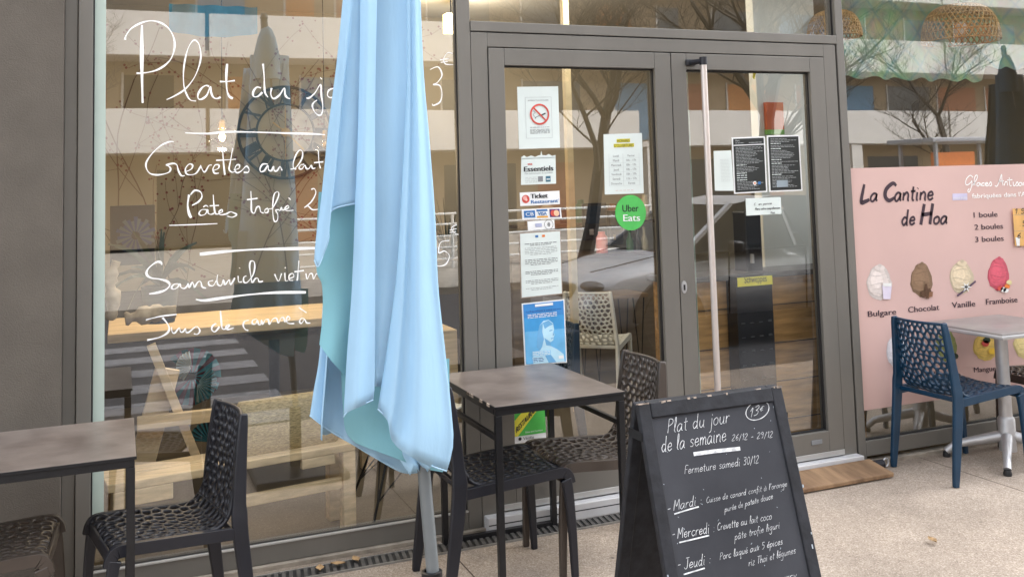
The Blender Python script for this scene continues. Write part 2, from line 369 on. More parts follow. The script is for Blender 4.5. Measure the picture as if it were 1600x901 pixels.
def frame_boxes(lst, parent, name='frame', mat=None, smooth=0):
    mb = MB()
    for a, c in lst: mb.box(a, c, mat or m_frame, .003)
    return mb.build(name, parent)
glass_objs = []
def pane(parent, x0, z0, x1, z1, y=GY):
    mb = MB(); mb.face([(x0,y,z0),(x1,y,z0),(x1,y,z1),(x0,y,z1)], m_glass); return mb.build('glass_pane', parent)
def gasket(parent, x0, z0, x1, z1, t=.007, y=GY-.018):
    mb = MB()
    mb.box((x0, y, z0), (x0+t, y+.017, z1), m_gasket); mb.box((x1-t, y, z0), (x1, y+.017, z1), m_gasket)
    mb.box((x0+t, y, z1-t), (x1-t, y+.017, z1), m_gasket); mb.box((x0+t, y, z0), (x1-t, y+.017, z0+t), m_gasket)
    return mb.build('gasket', parent)

# left display window
win = frame_boxes([((xw,.062,.02),(xs-.002,.12,TOP)), ((xs,FY,.02),(xg,.12,TOP)), ((xm0,FY,.02),(xm1,.12,TOP)), ((xg+.001,FY,.021),(xm0-.001,.12,.098)), ((xg+.001,FY,TOP-.06),(xm0-.001,.12,TOP))], cafe, 'window')
win['label'] = 'large left window with the menu handwritten in white'
pane(win, xg, .098, xm0, TOP-.06); gasket(win, xg, .098, xm0, TOP-.06, .006)
b = MB(); b.box((xg+.001, FY-.004, .098), (xm0-.001, FY+.02, .103), m_frame_l); b.build('sill', win)
# right window
win2 = frame_boxes([((xm2,FY,.02),(xm3,.12,TOP)), ((7.55,FY,.02),(7.6,.12,TOP)), ((xm3+.001,FY,.045),(7.549,.12,.125)), ((xm3+.001,FY,TOP-.06),(7.549,.12,TOP)), ((5.75,FY,.126),(5.81,.12,TOP-.061))], cafe, 'window')
pane(win2, xm3, .125, 7.55, TOP-.06); gasket(win2, xm3, .125, 7.55, TOP-.06, .005)
# door surround and transom
fr = frame_boxes([((xm1+.002,FY,.02),(xj-.004,.12,zr1)), ((xr+.004,FY,.02),(xs1,.12,zr1)), ((xm1+.002,FY-.004,zr1+.004),(xm2-.003,.12,zr0)), ((xj-.004,FY,zt+.005),(xr+.004,.12,zr1-.001)), ((xm1+.002,FY,TOP-.06),(xm2-.003,.12,TOP))], cafe, 'door_frame')
b = MB(); b.box((xs1,.075,.02),(xm2,.118,TOP), m_gasket); b.box((xj-.004,.078,.07),(xj,.118,zt+.005), m_gasket); b.box((xr,.078,.07),(xr+.004,.118,zt+.005), m_gasket)
b.box((xj,.078,zt),(xr,.118,zt+.005), m_gasket); b.box((xm1,.078,.02),(xm1+.002,.118,TOP), m_gasket); b.box((xm1,.078,zr1),(xm2,.118,zr1+.004), m_gasket); b.build('gasket', fr)
tr = MB(); tr.face([(xm1+.002,GY,zr0),(xm2-.003,GY,zr0),(xm2-.003,GY,TOP-.06),(xm1+.002,GY,TOP-.06)], m_glass); tr = tr.build('transom_pane', cafe)
b = MB(); b.box((xm1+.01,-.005,.0),(xs1,.12,.072), M('bright_threshold',(.66,.66,.67),.45,.2,.08,6), .004); b.box((xm1+.012,-.0055,.038),(xs1-.002,-.004,.043), m_gasket); b.build('threshold', cafe)

# door leaves
gl0, gl1, g20, g21 = X(796,400), X(1030,300), X(1080,300), X(1280,400)
gzt = Z(900,105); gzb = .214
leaf_l = frame_boxes([((xj,FY-.004,zlb),(gl0,.11,zt)), ((gl1,FY-.004,zlb),(xc-.0025,.11,zt)), ((gl0+.0005,FY-.004,gzt),(gl1-.0005,.11,zt)), ((gl0+.0005,FY-.004,zlb),(gl1-.0005,.11,gzb))], cafe, 'door')
leaf_l['label'] = 'left glazed door leaf covered with notices'
pane(leaf_l, gl0, gzb, gl1, gzt, .09); gasket(leaf_l, gl0, gzb, gl1, gzt, .006)
leaf_r = frame_boxes([((xc+.0025,FY-.004,zlb),(g20,.11,zt)), ((g21,FY-.004,zlb),(xr,.11,zt)), ((g20+.0005,FY-.004,gzt),(g21-.0005,.11,zt)), ((g20+.0005,FY-.004,zlb),(g21-.0005,.11,gzb))], cafe, 'door')
leaf_r['label'] = 'right glazed door leaf with a long vertical pull bar'
pane(leaf_r, g20, gzb, g21, gzt, .09); gasket(leaf_r, g20, gzb, g21, gzt, .008)
b = MB(); b.box((xc-.0025,.07,zlb),(xc+.0025,.105,zt), m_gasket); b.build('seam_seal', leaf_l)
for lf, x0, x1 in ((leaf_l, xj, xc-.003), (leaf_r, xc+.003, xr)):
    b = MB(); b.box((x0+.002, FY-.010, zlb-.006), (x1-.002, FY-.0045, zlb+.022), m_frame_l, .002); b.build('kick_strip', lf)
b = MB(); b.box((g20+.022,.098,gzb+.01),(g20+.030,.106,gzt-.008), M('edge_reflection_green',(.42,.50,.44),.3)); b.box((g20+.036,.098,gzb+.01),(g20+.040,.106,gzt-.008), M('edge_reflection_green')); b.build('reflection_strip', leaf_r)  # pale strips painting the reflection of the door edge in the pane
# pull bar
hx = F(1108,300,-.03).x; hz1 = F(1097,92,-.03).z
b = MB(); b.tube([(hx,-.03,hz1),(hx,-.03,.34)], .0165, m_steel, 16); hnd = b.build('pull_handle', leaf_r, smooth=40)
for z in (hz1-.012, .38):
    b = MB()
    b.box((hx-.062,FY-.016,z-.017),(hx-.004,FY-.0045,z+.017), m_black_pl, .006); b.tube([(hx-.035,FY-.01,z),(hx-.005,-.03,z)], .014, m_black_pl, 10); b.tube([(hx,-.03,z-.02),(hx,-.03,z+.021)], .020, m_black_pl, 14); b.build('handle_mount', leaf_r, smooth=40)
p = F(1068,448,FY); b = MB()
b.lathe([(.0001,0),(.016,0),(.016,.004),(.0001,.004)], (0,0,0), m_alu, 18, 1, 2.0)
b.v = [(p.x+v[0], FY-.005-v[2], p.z+v[1]) for v in b.v]; b.box((p.x-.005,FY-.0115,p.z-.016),(p.x+.005,FY-.009,p.z+.012), m_gasket, .001); b.build('lock_plate', leaf_r)
p = F(1275,690,FY); b = MB(); b.box((p.x-.035,FY-.009,p.z-.012),(p.x+.035,FY-.0045,p.z+.012), m_greyink, .003); b.build('drain_cap', leaf_r)

# white handwriting on the left window
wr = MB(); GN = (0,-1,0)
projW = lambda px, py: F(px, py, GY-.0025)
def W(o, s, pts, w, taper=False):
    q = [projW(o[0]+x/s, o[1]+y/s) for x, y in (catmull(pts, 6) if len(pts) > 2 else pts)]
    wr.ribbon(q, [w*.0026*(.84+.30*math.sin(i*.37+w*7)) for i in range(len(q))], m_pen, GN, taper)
A = ((180,20),4.505)
for pts, w in (([(188,88),(187,250),(188,420),(193,635)],5.2), ([(70,192),(75,165),(110,115),(170,78),(230,60),(290,62),(345,85),(390,130),(415,190),(417,250),(395,320),(350,370),(290,405),(220,422),(150,427)],2.9),
   ([(362,612),(420,585),(490,540),(555,460),(595,360),(602,290),(590,225),(565,195),(540,205),(510,260),(490,340),(480,430),(485,520),(505,580),(530,615),(568,622)],2.4),
   ([(660,520),(640,512),(610,530),(585,570),(585,605),(610,608),(645,580),(670,520),(675,560),(690,595),(715,605),(742,595)],3), ([(788,360),(782,440),(785,530),(800,585),(828,605)],3.6), ([(737,485),(780,485),(842,478)],3)): W(*A, pts, w)
A = ((330,60),4.505)
for pts, w in (([(350,350),(320,345),(295,380),(300,410),(330,408),(360,380)],3.2), ([(365,180),(372,260),(375,340),(380,385),(400,415)],3), ([(425,350),(420,395),(440,425),(480,400),(515,350),(520,395),(535,418),(555,425)],3),
   ([(670,420),(690,420),(730,385),(770,325),(775,400),(785,470),(780,525),(760,543),(730,520),(712,480),(720,455),(745,435)],2.6), ([(768,276),(780,290)],2.4), ([(890,350),(850,355),(825,370),(820,405),(845,418),(890,400)],2.4)): W(*A, pts, w)
A = ((200,200),4.506)
for pts, w in (([(402,35),(560,40),(700,28),(900,30),(1150,38),(1300,42),(1388,48)],3.3), ([(322,98),(290,98),(230,125),(170,180),(130,240),(130,285),(155,320),(200,330),(250,325),(290,310),(300,285),(285,268),(270,260),(320,250),(345,262),(355,300),(375,335),(400,335)],2.5),
   ([(400,310),(445,290),(455,262),(430,255),(405,285),(410,320),(440,330),(480,318),(510,272)],2.3), ([(510,262),(530,305),(545,305),(570,265),(590,262)],2.3), ([(600,300),(635,285),(640,262),(615,260),(598,290),(610,318),(640,318)],2.3),
   ([(665,130),(672,240),(682,330)],2.4), ([(737,142),(722,230),(712,290),(735,312),(760,300)],2.3), ([(620,228),(690,225),(760,220)],2), ([(745,295),(780,285),(785,262),(765,262),(752,290),(765,315),(795,305),(825,275),(838,270),(852,290),(845,312),(815,312)],2.2),
   ([(985,255),(950,255),(930,285),(935,308),(960,300),(985,265),(990,295),(1010,300),(1025,270),(1030,300),(1050,300),(1070,272),(1085,300)],2.5),
   ([(1145,290),(1180,280),(1220,225),(1230,175),(1210,155),(1185,185),(1165,240),(1165,280),(1185,290)],2.2), ([(1240,255),(1215,262),(1205,285),(1225,288),(1245,262),(1255,285),(1275,285),(1290,262),(1300,285),(1320,282)],2.2), ([(1340,160),(1345,240),(1355,285)],2.2), ([(1310,245),(1375,238)],2),
   ([(430,470),(420,540),(430,600),(445,632)],4), ([(440,470),(470,440),(510,450),(520,485),(495,520),(450,545)],2.6), ([(555,575),(520,575),(500,600),(515,615),(545,605),(560,575),(565,600),(585,608),(605,600)],2.2), ([(530,557),(548,545),(565,555)],1.8),
   ([(600,470),(605,540),(615,600),(640,605)],2.4), ([(575,548),(640,545)],2.2), ([(640,600),(665,590),(660,575),(640,590),(650,610),(690,605),(720,590),(740,595),(765,610),(735,628),(700,620)],2.2),
   ([(865,445),(868,520),(870,585),(890,598),(905,560),(925,555),(935,590),(955,598)],2.4), ([(838,505),(912,495)],2), ([(985,565),(965,575),(965,595),(985,592),(990,570),(1020,560),(1060,480),(1055,450),(1030,465),(1020,530),(1020,600),(1030,655),(1050,650),(1055,610),(1040,580),(1060,575),(1070,582),(1080,560),(1085,582)],2), 
   ([(1090,578),(1130,562),(1125,545),(1105,565),(1120,582),(1165,578)],2), ([(1130,490),(1145,505)],1.8), ([(1290,432),(1312,428),(1322,460),(1290,520),(1242,560),(1268,550),(1300,575),(1350,570)],2),
   ([(290,685),(460,680),(630,673)],1.7), ([(505,888),(700,868),(900,855),(1100,850),(1320,845)],4.6)): W(*A, pts, w)
A = ((200,380),5.0)
for pts, w in (([(265,168),(255,148),(220,148),(160,195),(145,240),(180,270),(250,280),(310,300),(325,330),(290,365),(230,385),(165,395)],3.4), ([(395,315),(360,320),(340,345),(355,358),(385,345),(405,318),(415,345),(440,352),(460,335),(470,312),(478,345),(500,305),(512,320),(520,342),(545,303),(568,300),(580,340),(610,350)],2.3),
   ([(665,290),(630,300),(635,325),(665,330),(690,290)],2.3), ([(700,245),(695,290),(705,325),(730,328),(745,285),(758,322),(790,285),(802,322),(835,270)],2.3), ([(860,255),(865,300),(890,300)],2.2), ([(868,190),(876,197)],2.4), ([(925,255),(905,265),(905,300),(930,305),(975,250),(990,190),(985,145),(960,140),(950,180),(960,250),(970,305),(995,275),(1015,275),(1025,300),(1055,295)],2.3),
   ([(1145,240),(1175,295),(1200,235)],2.1), ([(1225,230),(1230,290),(1250,290)],2), ([(1226,188),(1232,194)],2), ([(1260,275),(1295,260),(1285,235),(1260,250),(1260,285),(1290,290)],2), ([(1335,135),(1330,200),(1325,270),(1320,292)],2.2), ([(1300,222),(1375,212)],2), ([(1390,235),(1400,280),(1420,240),(1440,240),(1450,280),(1470,240),(1490,245),(1500,270),(1520,268)],2),
   ([(530,438),(600,445),(750,425),(950,400),(1150,385),(1390,382)],4.2), ([(140,598),(200,582),(270,567),(380,555)],2.2), ([(270,580),(310,630),(322,670),(300,705),(240,735),(150,755)],3), ([(340,655),(345,690),(365,700),(400,660),(410,690),(430,690),(450,665),(455,695),(480,690),(530,650),(555,665),(560,690),(540,710),(515,705)],2.2),
   ([(690,625),(660,645),(655,675),(680,690),(715,650)],2.6), ([(722,525),(728,600),(735,660),(755,670),(790,645),(785,635),(765,650),(780,672),(825,660)],2.6), ([(945,600),(910,610),(900,640),(915,670),(940,680)],2.4), ([(1005,590),(975,600),(970,625),(995,630),(1010,600),(1020,630),(1035,635),(1042,600),(1052,632),(1070,600),(1095,595),(1105,632),(1130,592),(1160,585),(1175,622),(1195,585),(1215,580),(1225,615)],2.3), ([(1225,612),(1265,590),(1250,570),(1235,600),(1255,625),(1300,625)],2.2),
   ([(1380,590),(1355,585),(1340,610),(1355,625),(1380,595),(1395,620),(1425,622)],2.2), ([(1335,500),(1395,542)],2.2)): W(*A, pts, w)
A = ((300,0),2.002)
for pts, w in (([(745,218),(770,210),(782,235),(768,258),(755,265),(775,268),(782,295),(775,320),(755,330),(752,325)],2.4), ([(815,168),(800,166),(788,182),(792,200),(817,203)],2), ([(776,188),(803,184)],1.8), ([(778,196),(800,193)],1.8), ([(805,752),(778,758),(772,790),(790,785),(805,800),(795,825),(775,832),(760,828)],2.2), ([(828,703),(812,712),(820,728),(840,735)],2), ([(806,720),(828,715)],1.8), ([(806,727),(826,724)],1.8)): W(*A, pts, w)
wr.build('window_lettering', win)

# ------------------------------------------------------------------ notices stuck to the glass
class Sheet:
    def __init__(s, px4, y, mat, thick=.0012):
        s.q = [F(p[0], p[1], y) for p in px4]; s.mb = MB(); s.y = y
        s.w = (s.q[1]-s.q[0]).length; s.h = (s.q[0]-s.q[3]).length; s.k = 0
        if mat: s.poly([(0,0),(1,0),(1,1),(0,1)], mat, 0)
    def P(s, u, v, k=1):
        a, b, c, d = s.q; p = a*(1-u)*(1-v) + b*u*(1-v) + c*u*v + d*(1-u)*v
        return Vector((p.x, s.y - .0012*k, p.z))
    def poly(s, pts, mat, k=1): s.mb.face([s.P(u, v, k) for u, v in pts], mat)
    def rect(s, u0, v0, u1, v1, mat, k=1): s.poly([(u0,v0),(u1,v0),(u1,v1),(u0,v1)], mat, k)
    def disc(s, u, v, r, mat, k=1, n=28, r2=None):     # r as a share of the width
        ru, rv = r, r*s.w/s.h*(1 if r2 is None else r2)
        s.poly([(u+ru*math.cos(2*math.pi*i/n), v+rv*math.sin(2*math.pi*i/n)) for i in range(n)], mat, k)
    def line(s, pts, w, mat, k=1): s.mb.ribbon([s.P(u, v, k) for u, v in pts], w*s.w, mat, GN)
    def ring(s, u, v, r, w, mat, k=1):
        rv = r*s.w/s.h; s.line([(u+r*math.cos(2*math.pi*i/30), v+rv*math.sin(2*math.pi*i/30)) for i in range(31)], w, mat, k)
    def text(s, t, u, v, h, mat, align='l', k=1, maxw=None, ang=0.0, bold=0.0):   # h = capital height as share of the sheet height
        vs, fs, w = font_mesh(t); sc = h/.70; asp = s.h/s.w; wu = w*sc*asp; sx = 1.0
        if maxw: sx = maxw/wu
        wu *= sx; u0 = u - (wu/2 if align == 'c' else wu if align == 'r' else 0); ca, sa = math.cos(ang), math.sin(ang)
        for db in ([0] if not bold else [-bold, 0, bold]):
            pts = []
            for x, y in vs:
                xx, yy = x*sc*asp*sx, y*sc
                pts.append(s.P(u0 + xx*ca + db, v - yy - xx*sa*asp**-1, k + (db > 0)*.3 + (db < 0)*.15))
            s.mb.mesh(pts, fs, mat)
    def scribble(s, u0, u1, v, hgt, mat, k=1, gap=.12):   # a line of small print as broken word dashes
        u = u0
        while u < u1:
            w = random.uniform(.03, .11); e = min(u1, u+w); s.rect(u, v, e, v+hgt, mat, k); u = e + .012 + random.random()*.012
    def build(s, name, label, cat, group=None): return s.mb.build(name, None, label, cat, group)
PY = .0885
red = M('red_print', (.62,.08,.06), .5); blue = M('blue_print', (.03,.16,.42), .5); orange = M('orange_print', (.80,.22,.04), .5)
s = Sheet([(808,136),(872,135),(875,231),(811,233)], PY, m_paper)
s.rect(.18,.17,.82,.175,m_lightink); s.rect(.18,.83,.82,.835,m_lightink); s.rect(.18,.17,.188,.83,m_lightink); s.rect(.812,.17,.82,.83,m_lightink)
s.text('INTERDICTION DE FUMER', .5, .235, .022, m_greyink, 'c', maxw=.5)
s.ring(.52,.45,.215,.04,red,2); s.line([(.38,.345),(.67,.555)],.035,red,2.2)
s.poly([(.40,.50),(.66,.425),(.67,.445),(.41,.52)], m_ink, 1.5); s.poly([(.42,.502),(.56,.462),(.566,.474),(.426,.514)], m_paper, 1.7)
s.line([(.40,.49),(.36,.45),(.42,.42),(.37,.39)], .012, m_greyink)
for v in (.655,.69,.71,.73,.75): s.scribble(.28,.76,v,.008,m_greyink)
s.build('no_smoking_notice', 'white no smoking notice with red barred circle, topmost on left door', 'notice')
s = Sheet([(814.5,248),(868,245.5),(869,287),(814,289)], PY, m_paper)
s.poly([(0,.02),(0,-.06),(.08,-.12),(.16,-.05),(.28,-.10),(.4,-.04),(.52,-.10),(.56,-.10),(.58,-.28),(.61,-.10),(.72,-.08),(.8,-.13),(.9,-.05),(1,-.08),(1,.02)], m_paper, 0)
s.text('vos', .18,.26,.10, red, 'l', bold=.004); s.text('Essentiels', .5,.50,.19, m_ink, 'c', maxw=.84, bold=.008); s.text('Mes commerçants du quotidien', .5,.60,.055, m_greyink, 'c', maxw=.8)
for v in (.72,.78,.84,.9): s.scribble(.12,.46,v,.02,m_lightink)
s.rect(.48,.70,.62,.90,m_greyink); s.rect(.70,.70,.84,.92,M('petrol_print',(.05,.15,.22))); s.rect(.72,.80,.82,.84,m_paper,2)
s.build('shop_sticker', 'pale Essentiels sticker with skyline top edge on left door', 'sticker')
s = Sheet([(812,301),(874,298),(875,319),(813,322)], PY-.0004, m_paper2)
s.disc(.14,.5,.095,red); s.disc(.12,.42,.05,M('red_highlight',(.85,.40,.36)),2); s.disc(.15,.55,.03,M('red_light',(.9,.55,.5)),2.5)
s.text('Ticket', .27,.47,.34, m_ink, maxw=.42, bold=.008); s.text('Restaurant', .27,.85,.26, blue, maxw=.68, bold=.004); s.text('®', .95,.70,.10,blue)
s.build('meal_voucher_sticker', 'white Ticket Restaurant sticker with red ball', 'sticker')
s = Sheet([(815,327),(876,324),(878,341),(816,343)], PY, m_paper2)
s.rect(.05,.16,.33,.84,blue); s.text('CB',.19,.66,.34,m_paper2,'c',k=2,maxw=.2); s.rect(.37,.10,.65,.28,blue); s.rect(.37,.72,.65,.88,M('gold_print',(.75,.38,.05))); s.text('VISA',.51,.64,.30,blue,'c',k=2,maxw=.22,bold=.005)
s.rect(.70,.12,.96,.86,M('purple_print',(.10,.03,.16))); s.disc(.79,.5,.07,red,2); s.disc(.87,.5,.07,M('amber_print',(.85,.55,.35)),3)
s.build('card_payment_sticker', 'white sticker with three bank card logos on left door', 'sticker')
s = Sheet([(824,346),(866,343),(867,357),(825,360)], PY, m_paper2)
s.rect(.28,.30,.52,.70,M('lilac_print',(.45,.48,.66))); 
for r in (.05,.085,.12): s.line([(.70+r*math.cos(a), .5+r*2.6*math.sin(a)) for a in [(-.9+.3*i) for i in range(7)]], .018, m_ink)
s.ring(.78,.5,.16,.012,m_ink,1); s.build('contactless_sticker', 'small white contactless payment sticker above framed notice', 'sticker')
s = Sheet([(811,364),(876,360),(879,459),(814,466)], PY, m_rawwood)
s.rect(.02,.012,.98,.988,m_paper,1)
s.rect(.38,.05,.45,.085,blue,2); s.rect(.54,.05,.61,.085,orange,2)
for v0, n, hh in ((.17,2,.012),(.24,5,.006),(.42,4,.010),(.60,3,.010),(.74,3,.008),(.86,2,.006)):
    for i in range(n): s.scribble(.12 if i < n-1 else .25, .90 if i < n-1 else .75, v0+i*.026, hh, m_greyink, 2)
s.build('official_notice', 'white paragraph notice with thin copper border on left door', 'notice')
# blue poster with a bust
bl1, bl2, bl3, bl4 = M('poster_blue',(.05,.26,.62),.4), M('poster_sky',(.16,.48,.80),.4), M('bust_pale',(.50,.76,.90),.5), M('bust_shade',(.16,.42,.70),.5)
s = Sheet([(815,474),(882,467),(886,566),(820,571)], PY, m_paper2)
s.rect(.03,.02,.97,.98,bl1,1); s.rect(.03,.24,.97,.50,M('poster_mid',(.06,.34,.70),.4),1.5); s.rect(.03,.46,.97,.98,bl2,1.6)
s.rect(.30,.035,.72,.075,m_paper2,2); s.text('La République à votre service', .5,.155,.028, M('navy_ink',(.02,.05,.25)), 'c', 2, .82)
for v in (.19,.215,.24): s.scribble(.12,.8,v,.010,m_paper2,2)
s.poly([(.36,.62),(.34,.50),(.38,.38),(.48,.31),(.60,.30),(.70,.36),(.72,.46),(.70,.50),(.73,.55),(.70,.58),(.69,.63),(.62,.66),(.63,.72),(.78,.78),(.92,.86),(.94,.98),(.20,.98),(.18,.88),(.34,.78),(.40,.70)], bl3, 2.2)
s.poly([(.30,.72),(.32,.52),(.38,.38),(.46,.34),(.44,.48),(.47,.60),(.42,.72),(.36,.78)], bl4, 2.6); s.poly([(.46,.34),(.60,.31),(.70,.38),(.60,.40),(.50,.44)], bl4, 2.6)
s.poly([(.60,.47),(.68,.46),(.68,.475),(.61,.485)], bl4, 2.7); s.poly([(.69,.50),(.72,.55),(.68,.56)], bl4, 2.7); s.poly([(.63,.595),(.69,.59),(.68,.605),(.64,.61)], bl4, 2.7)
s.poly([(.48,.58),(.62,.655),(.63,.72),(.52,.70)], bl4, 2.65); s.poly([(.44,.80),(.60,.84),(.74,.98),(.56,.98)], bl4, 2.65)
s.rect(.18,.78,.62,.86,M('poster_panel',(.30,.62,.86)),3)
for v in (.79,.815,.84): s.scribble(.2,.6,v,.009,m_paper2,3.2)
for v in (.89,.915,.94): s.scribble(.2,.45,v,.009,M('navy_ink'),3)
s.rect(.80,.88,.92,.93,m_paper2,3); s.build('blue_bust_poster', 'blue poster showing a pale stone bust, low on left door', 'poster')
# green sticker
s = Sheet([(803.5,637),(850.5,630.5),(853.5,686),(804.5,693)], PY, m_paper2)
s.rect(.0,.0,1,.80,m_green_st,1); s.poly([(0,.36),(.0,.80),(.10,.80),(.90,.0),(.42,.0)], m_yellow, 1.5)
s.text('RESTAURANT', .05,.70,.16, m_ink, 'l', 2, 1.0, ang=.72, bold=.006); s.text('Édition de la Fourchette', .34,.74,.05, m_paper2, 'l', 2, .55); s.disc(.16,.88,.05,m_ink,2); s.text('Vérifié',.26,.92,.08,m_ink,'l',2,.34)
s.build('green_restaurant_sticker', 'green and yellow RESTAURANT sticker seen below the table top', 'sticker')
s = Sheet([(805.5,741),(853,732),(853.5,748),(806,757)], PY, m_paper2); s.poly([(0,0),(.3,0),(.12,.7),(0,1)], red, 1); s.text('ouvert',.65,.75,.42,m_ink,'c',2,.5)
s.build('low_white_sticker', 'white sticker with red corner at bottom of left door', 'sticker')
# opening hours
s = Sheet([(943,210),(1003,208),(1006,302),(945,304)], PY, m_paper)
s.rect(.33,.085,.68,.145,m_yellow); s.rect(.25,.165,.78,.225,m_yellow); s.text('HORAIRES',.505,.142,.05,m_ink,'c',2,.32); s.text("D'OUVERTURES",.515,.222,.05,m_ink,'c',2,.50)
for i, (d, h) in enumerate((('Lundi','Fermé'),('Mardi','10h - 17h'),('Mercredi','10h - 17h'),('Jeudi','10h - 17h'),('Vendredi','10h - 17h'),('Samedi','11h - 17h'),('Dimanche','Fermé'))):
    v = .385+i*.076; s.text(d,.30,v,.036,m_greyink,'c',2); s.text(h,.69,v,.036,m_greyink,'c',2)
    s.rect(.12,v+.02,.90,v+.022,m_lightink)
for u in (.12,.48,.90): s.rect(u,.33,u+.006,.865,m_lightink)
s.text('00 00 00 00 00'.replace('0','-'),.5,.95,.03,red,'c',2,.45); s.build('opening_hours_sheet', 'white HORAIRES sheet with yellow highlighted heading on left door', 'notice')
# delivery sticker
s = Sheet([(960.5,306.5),(1008.5,305.5),(1010,358),(962,359)], PY-.0006, None)
s.disc(.5,.5,.50,m_green_st,1,40); s.mb.mats[0] = M('bright_green_vinyl',(.09,.52,.11),.4); s.text('Uber',.49,.47,.21,m_ink,'c',2,.52,bold=.003); s.text('Eats',.52,.75,.20,m_paper2,'c',2,.54,bold=.004)
s.build('delivery_sticker', 'round green Uber Eats sticker under the opening hours sheet', 'sticker')
# menus on the right leaf
def menu(px4, label, seed, head):
    random.seed(seed); s = Sheet(px4, PY, m_paper2); s.rect(.04,.025,.96,.975,M('menu_black',(.022,.026,.026),.35),1)
    if head: s.rect(.04,.135,.96,.15,m_paper2,2); s.text('Menu',.1,.075,.03,m_lightink,'l',2); s.scribble(.1,.35,.10,.008,m_lightink,2); s.scribble(.5,.9,.10,.008,m_lightink,2)
    v = .18 if head else .06
    while v < .93:
        if random.random() < .18: s.scribble(.1,.4,v,.013,m_paper,2); v += .04
        else: s.scribble(.1,random.uniform(.55,.92),v,.0065,m_lightink,2); v += .026
    if head: s.disc(.62,.83,.05,m_paper2,3); s.disc(.62,.83,.025,orange,4); s.rect(.72,.805,.80,.855,blue,3)
    else: s.rect(.22,.80,.55,.92,M('menu_pale_patch',(.30,.36,.40),.4),3)
    s.build('menu_sheet', label, 'menu', 'black menus on the right door')
menu([(1143,215),(1195,213),(1199,300),(1147,303)], 'black menu sheet with header band, left of the two black menus', 3, True)
menu([(1198,212),(1249,211),(1254,298),(1202,300)], 'black menu sheet without header band, right of the two black menus', 4, False)
s = Sheet([(1115,236),(1142.5,235),(1146.5,298),(1117,298)], PY, m_paper)
for i in range(16): s.scribble(.35,.85,.22+i*.036,.007,m_lightink)
s.build('price_sheet', 'plain white printed sheet beside the pull bar', 'notice')
s = Sheet([(1165,310),(1220,308),(1221,334),(1166,337)], PY, m_paper)
for t, a, bb in (('CB en panne',(1178,321),(1206,319)),('Merci votre compréhension',(1180,328),(1219,326)),('Hoa',(1204,334),(1211,333.5))):
    put_strokes(s.mb, t, a, bb, 1.8, .5, lambda px,py: F(px,py,PY-.002), m_ink, GN)
s.build('handwritten_note', 'small white handwritten note below the black menus', 'note')
s = Sheet([(1174,110),(1182,109),(1181,124),(1176,126)], PY, None); s.poly([(.3,0),(1,.1),(.8,.6),(.5,1),(.0,.7),(.2,.4)], M('yellow_leaf_sticker',(.60,.55,.06))); s.build('leaf_sticker', 'tiny yellow leaf sticker at top of right door', 'sticker')

# ------------------------------------------------------------------ pink ice cream poster on the right window
xa = F(1329,263,GY-.003).x
pz1, pz0 = F(1329,263,GY-.003).z, F(1350,641,GY-.003).z
m_pwhite = M('white_print',(.97,.97,.95),.5,0,.01,3); QY = GY-.004; b = MB(); PXE = 5.74
b.box((xa,QY,pz0),(PXE,QY+.002,pz1), m_pink); pk = b
projP = lambda px, py, k=1: Vector((F(px,py,QY).x, QY-.0012*k, F(px,py,QY).z))
def ptext(t, a, e, cap, mat, o=(1300,240), sc=3.003, k=1, bold=0):
    vs, fs, w = font_mesh(t); a = (o[0]+a[0]/sc, o[1]+a[1]/sc); e = (o[0]+e[0]/sc, o[1]+e[1]/sc); hh = cap/sc/.70
    p0, p1 = projP(*a), projP(*e); ux = (p1-p0)/w; up = projP(a[0], a[1]-hh) - p0; uz = Vector((0,0,up.length))
    for d in ([0] if not bold else [-bold, 0, bold]):
        pk.mesh([p0 + ux*(x+d) + uz*y - Vector((0,.0012*(k+d*14),0)) for x, y in vs], fs, mat)
def pstroke(t, a, e, xh, w, mat, o=(1300,240), sc=3.003, slant=.12, taper=False):
    put_strokes(pk, t, (o[0]+a[0]/sc,o[1]+a[1]/sc), (o[0]+e[0]/sc,o[1]+e[1]/sc), xh/sc, w, lambda x,y: projP(x,y,1.5), mat, GN, slant, taper=taper)
pstroke('L', (128,228), (185,222), 39, 5.2, m_plum, taper=True); pstroke('a', (178,224), (218,222), 36, 2.8, m_plum)
pstroke('C', (238,222), (305,218), 42, 5.4, m_plum, taper=True); pstroke('antine', (292,222), (478,216), 38, 2.9, m_plum)
pstroke('de', (325,336), (392,332), 36, 2.8, m_plum); pstroke('H', (408,334), (478,330), 46, 5.0, m_plum, taper=True); pstroke('oa', (474,330), (545,327), 34, 2.8, m_plum)
for pts in ([(240,165),(215,145),(180,175),(170,220),(185,235),(215,215),(230,195),(225,250),(205,300),(190,290),(205,268)],[(235,240),(275,180),(280,145),(262,150),(250,200),(260,240)],[(305,215),(285,215),(275,235),(290,245),(308,220),(314,243)],[(347,215),(325,220),(322,240),(347,240)],[(355,232),(378,222),(370,212),(352,225),(362,243),(385,238),(405,205),(415,235),(395,245)],
    [(445,240),(465,245),(490,190),(508,135),(512,190),(522,240)],[(480,202),(530,196)],[(532,240),(545,205),(560,210),(562,240)],[(580,165),(584,235),(602,240)],[(560,190),(610,185)],[(617,205),(620,240),(635,238),(655,205),(665,235),(645,243)],[(695,212),(675,215),(672,238),(690,240),(700,215),(706,240)],[(714,240),(717,212),(735,215),(742,240)],[(765,215),(748,235),(765,242),(775,218),(780,240)],[(795,240),(815,180),(812,150),(802,170),(802,235)],[(822,232),(845,222),(836,212),(820,228),(832,243),(850,238),(868,205),(878,235),(860,243)]):
    pk.ribbon([projP(1480+x/6.008, 250+y/6.008, 1.5) for x, y in catmull(pts,5)], .0062, m_pwhite, GN)
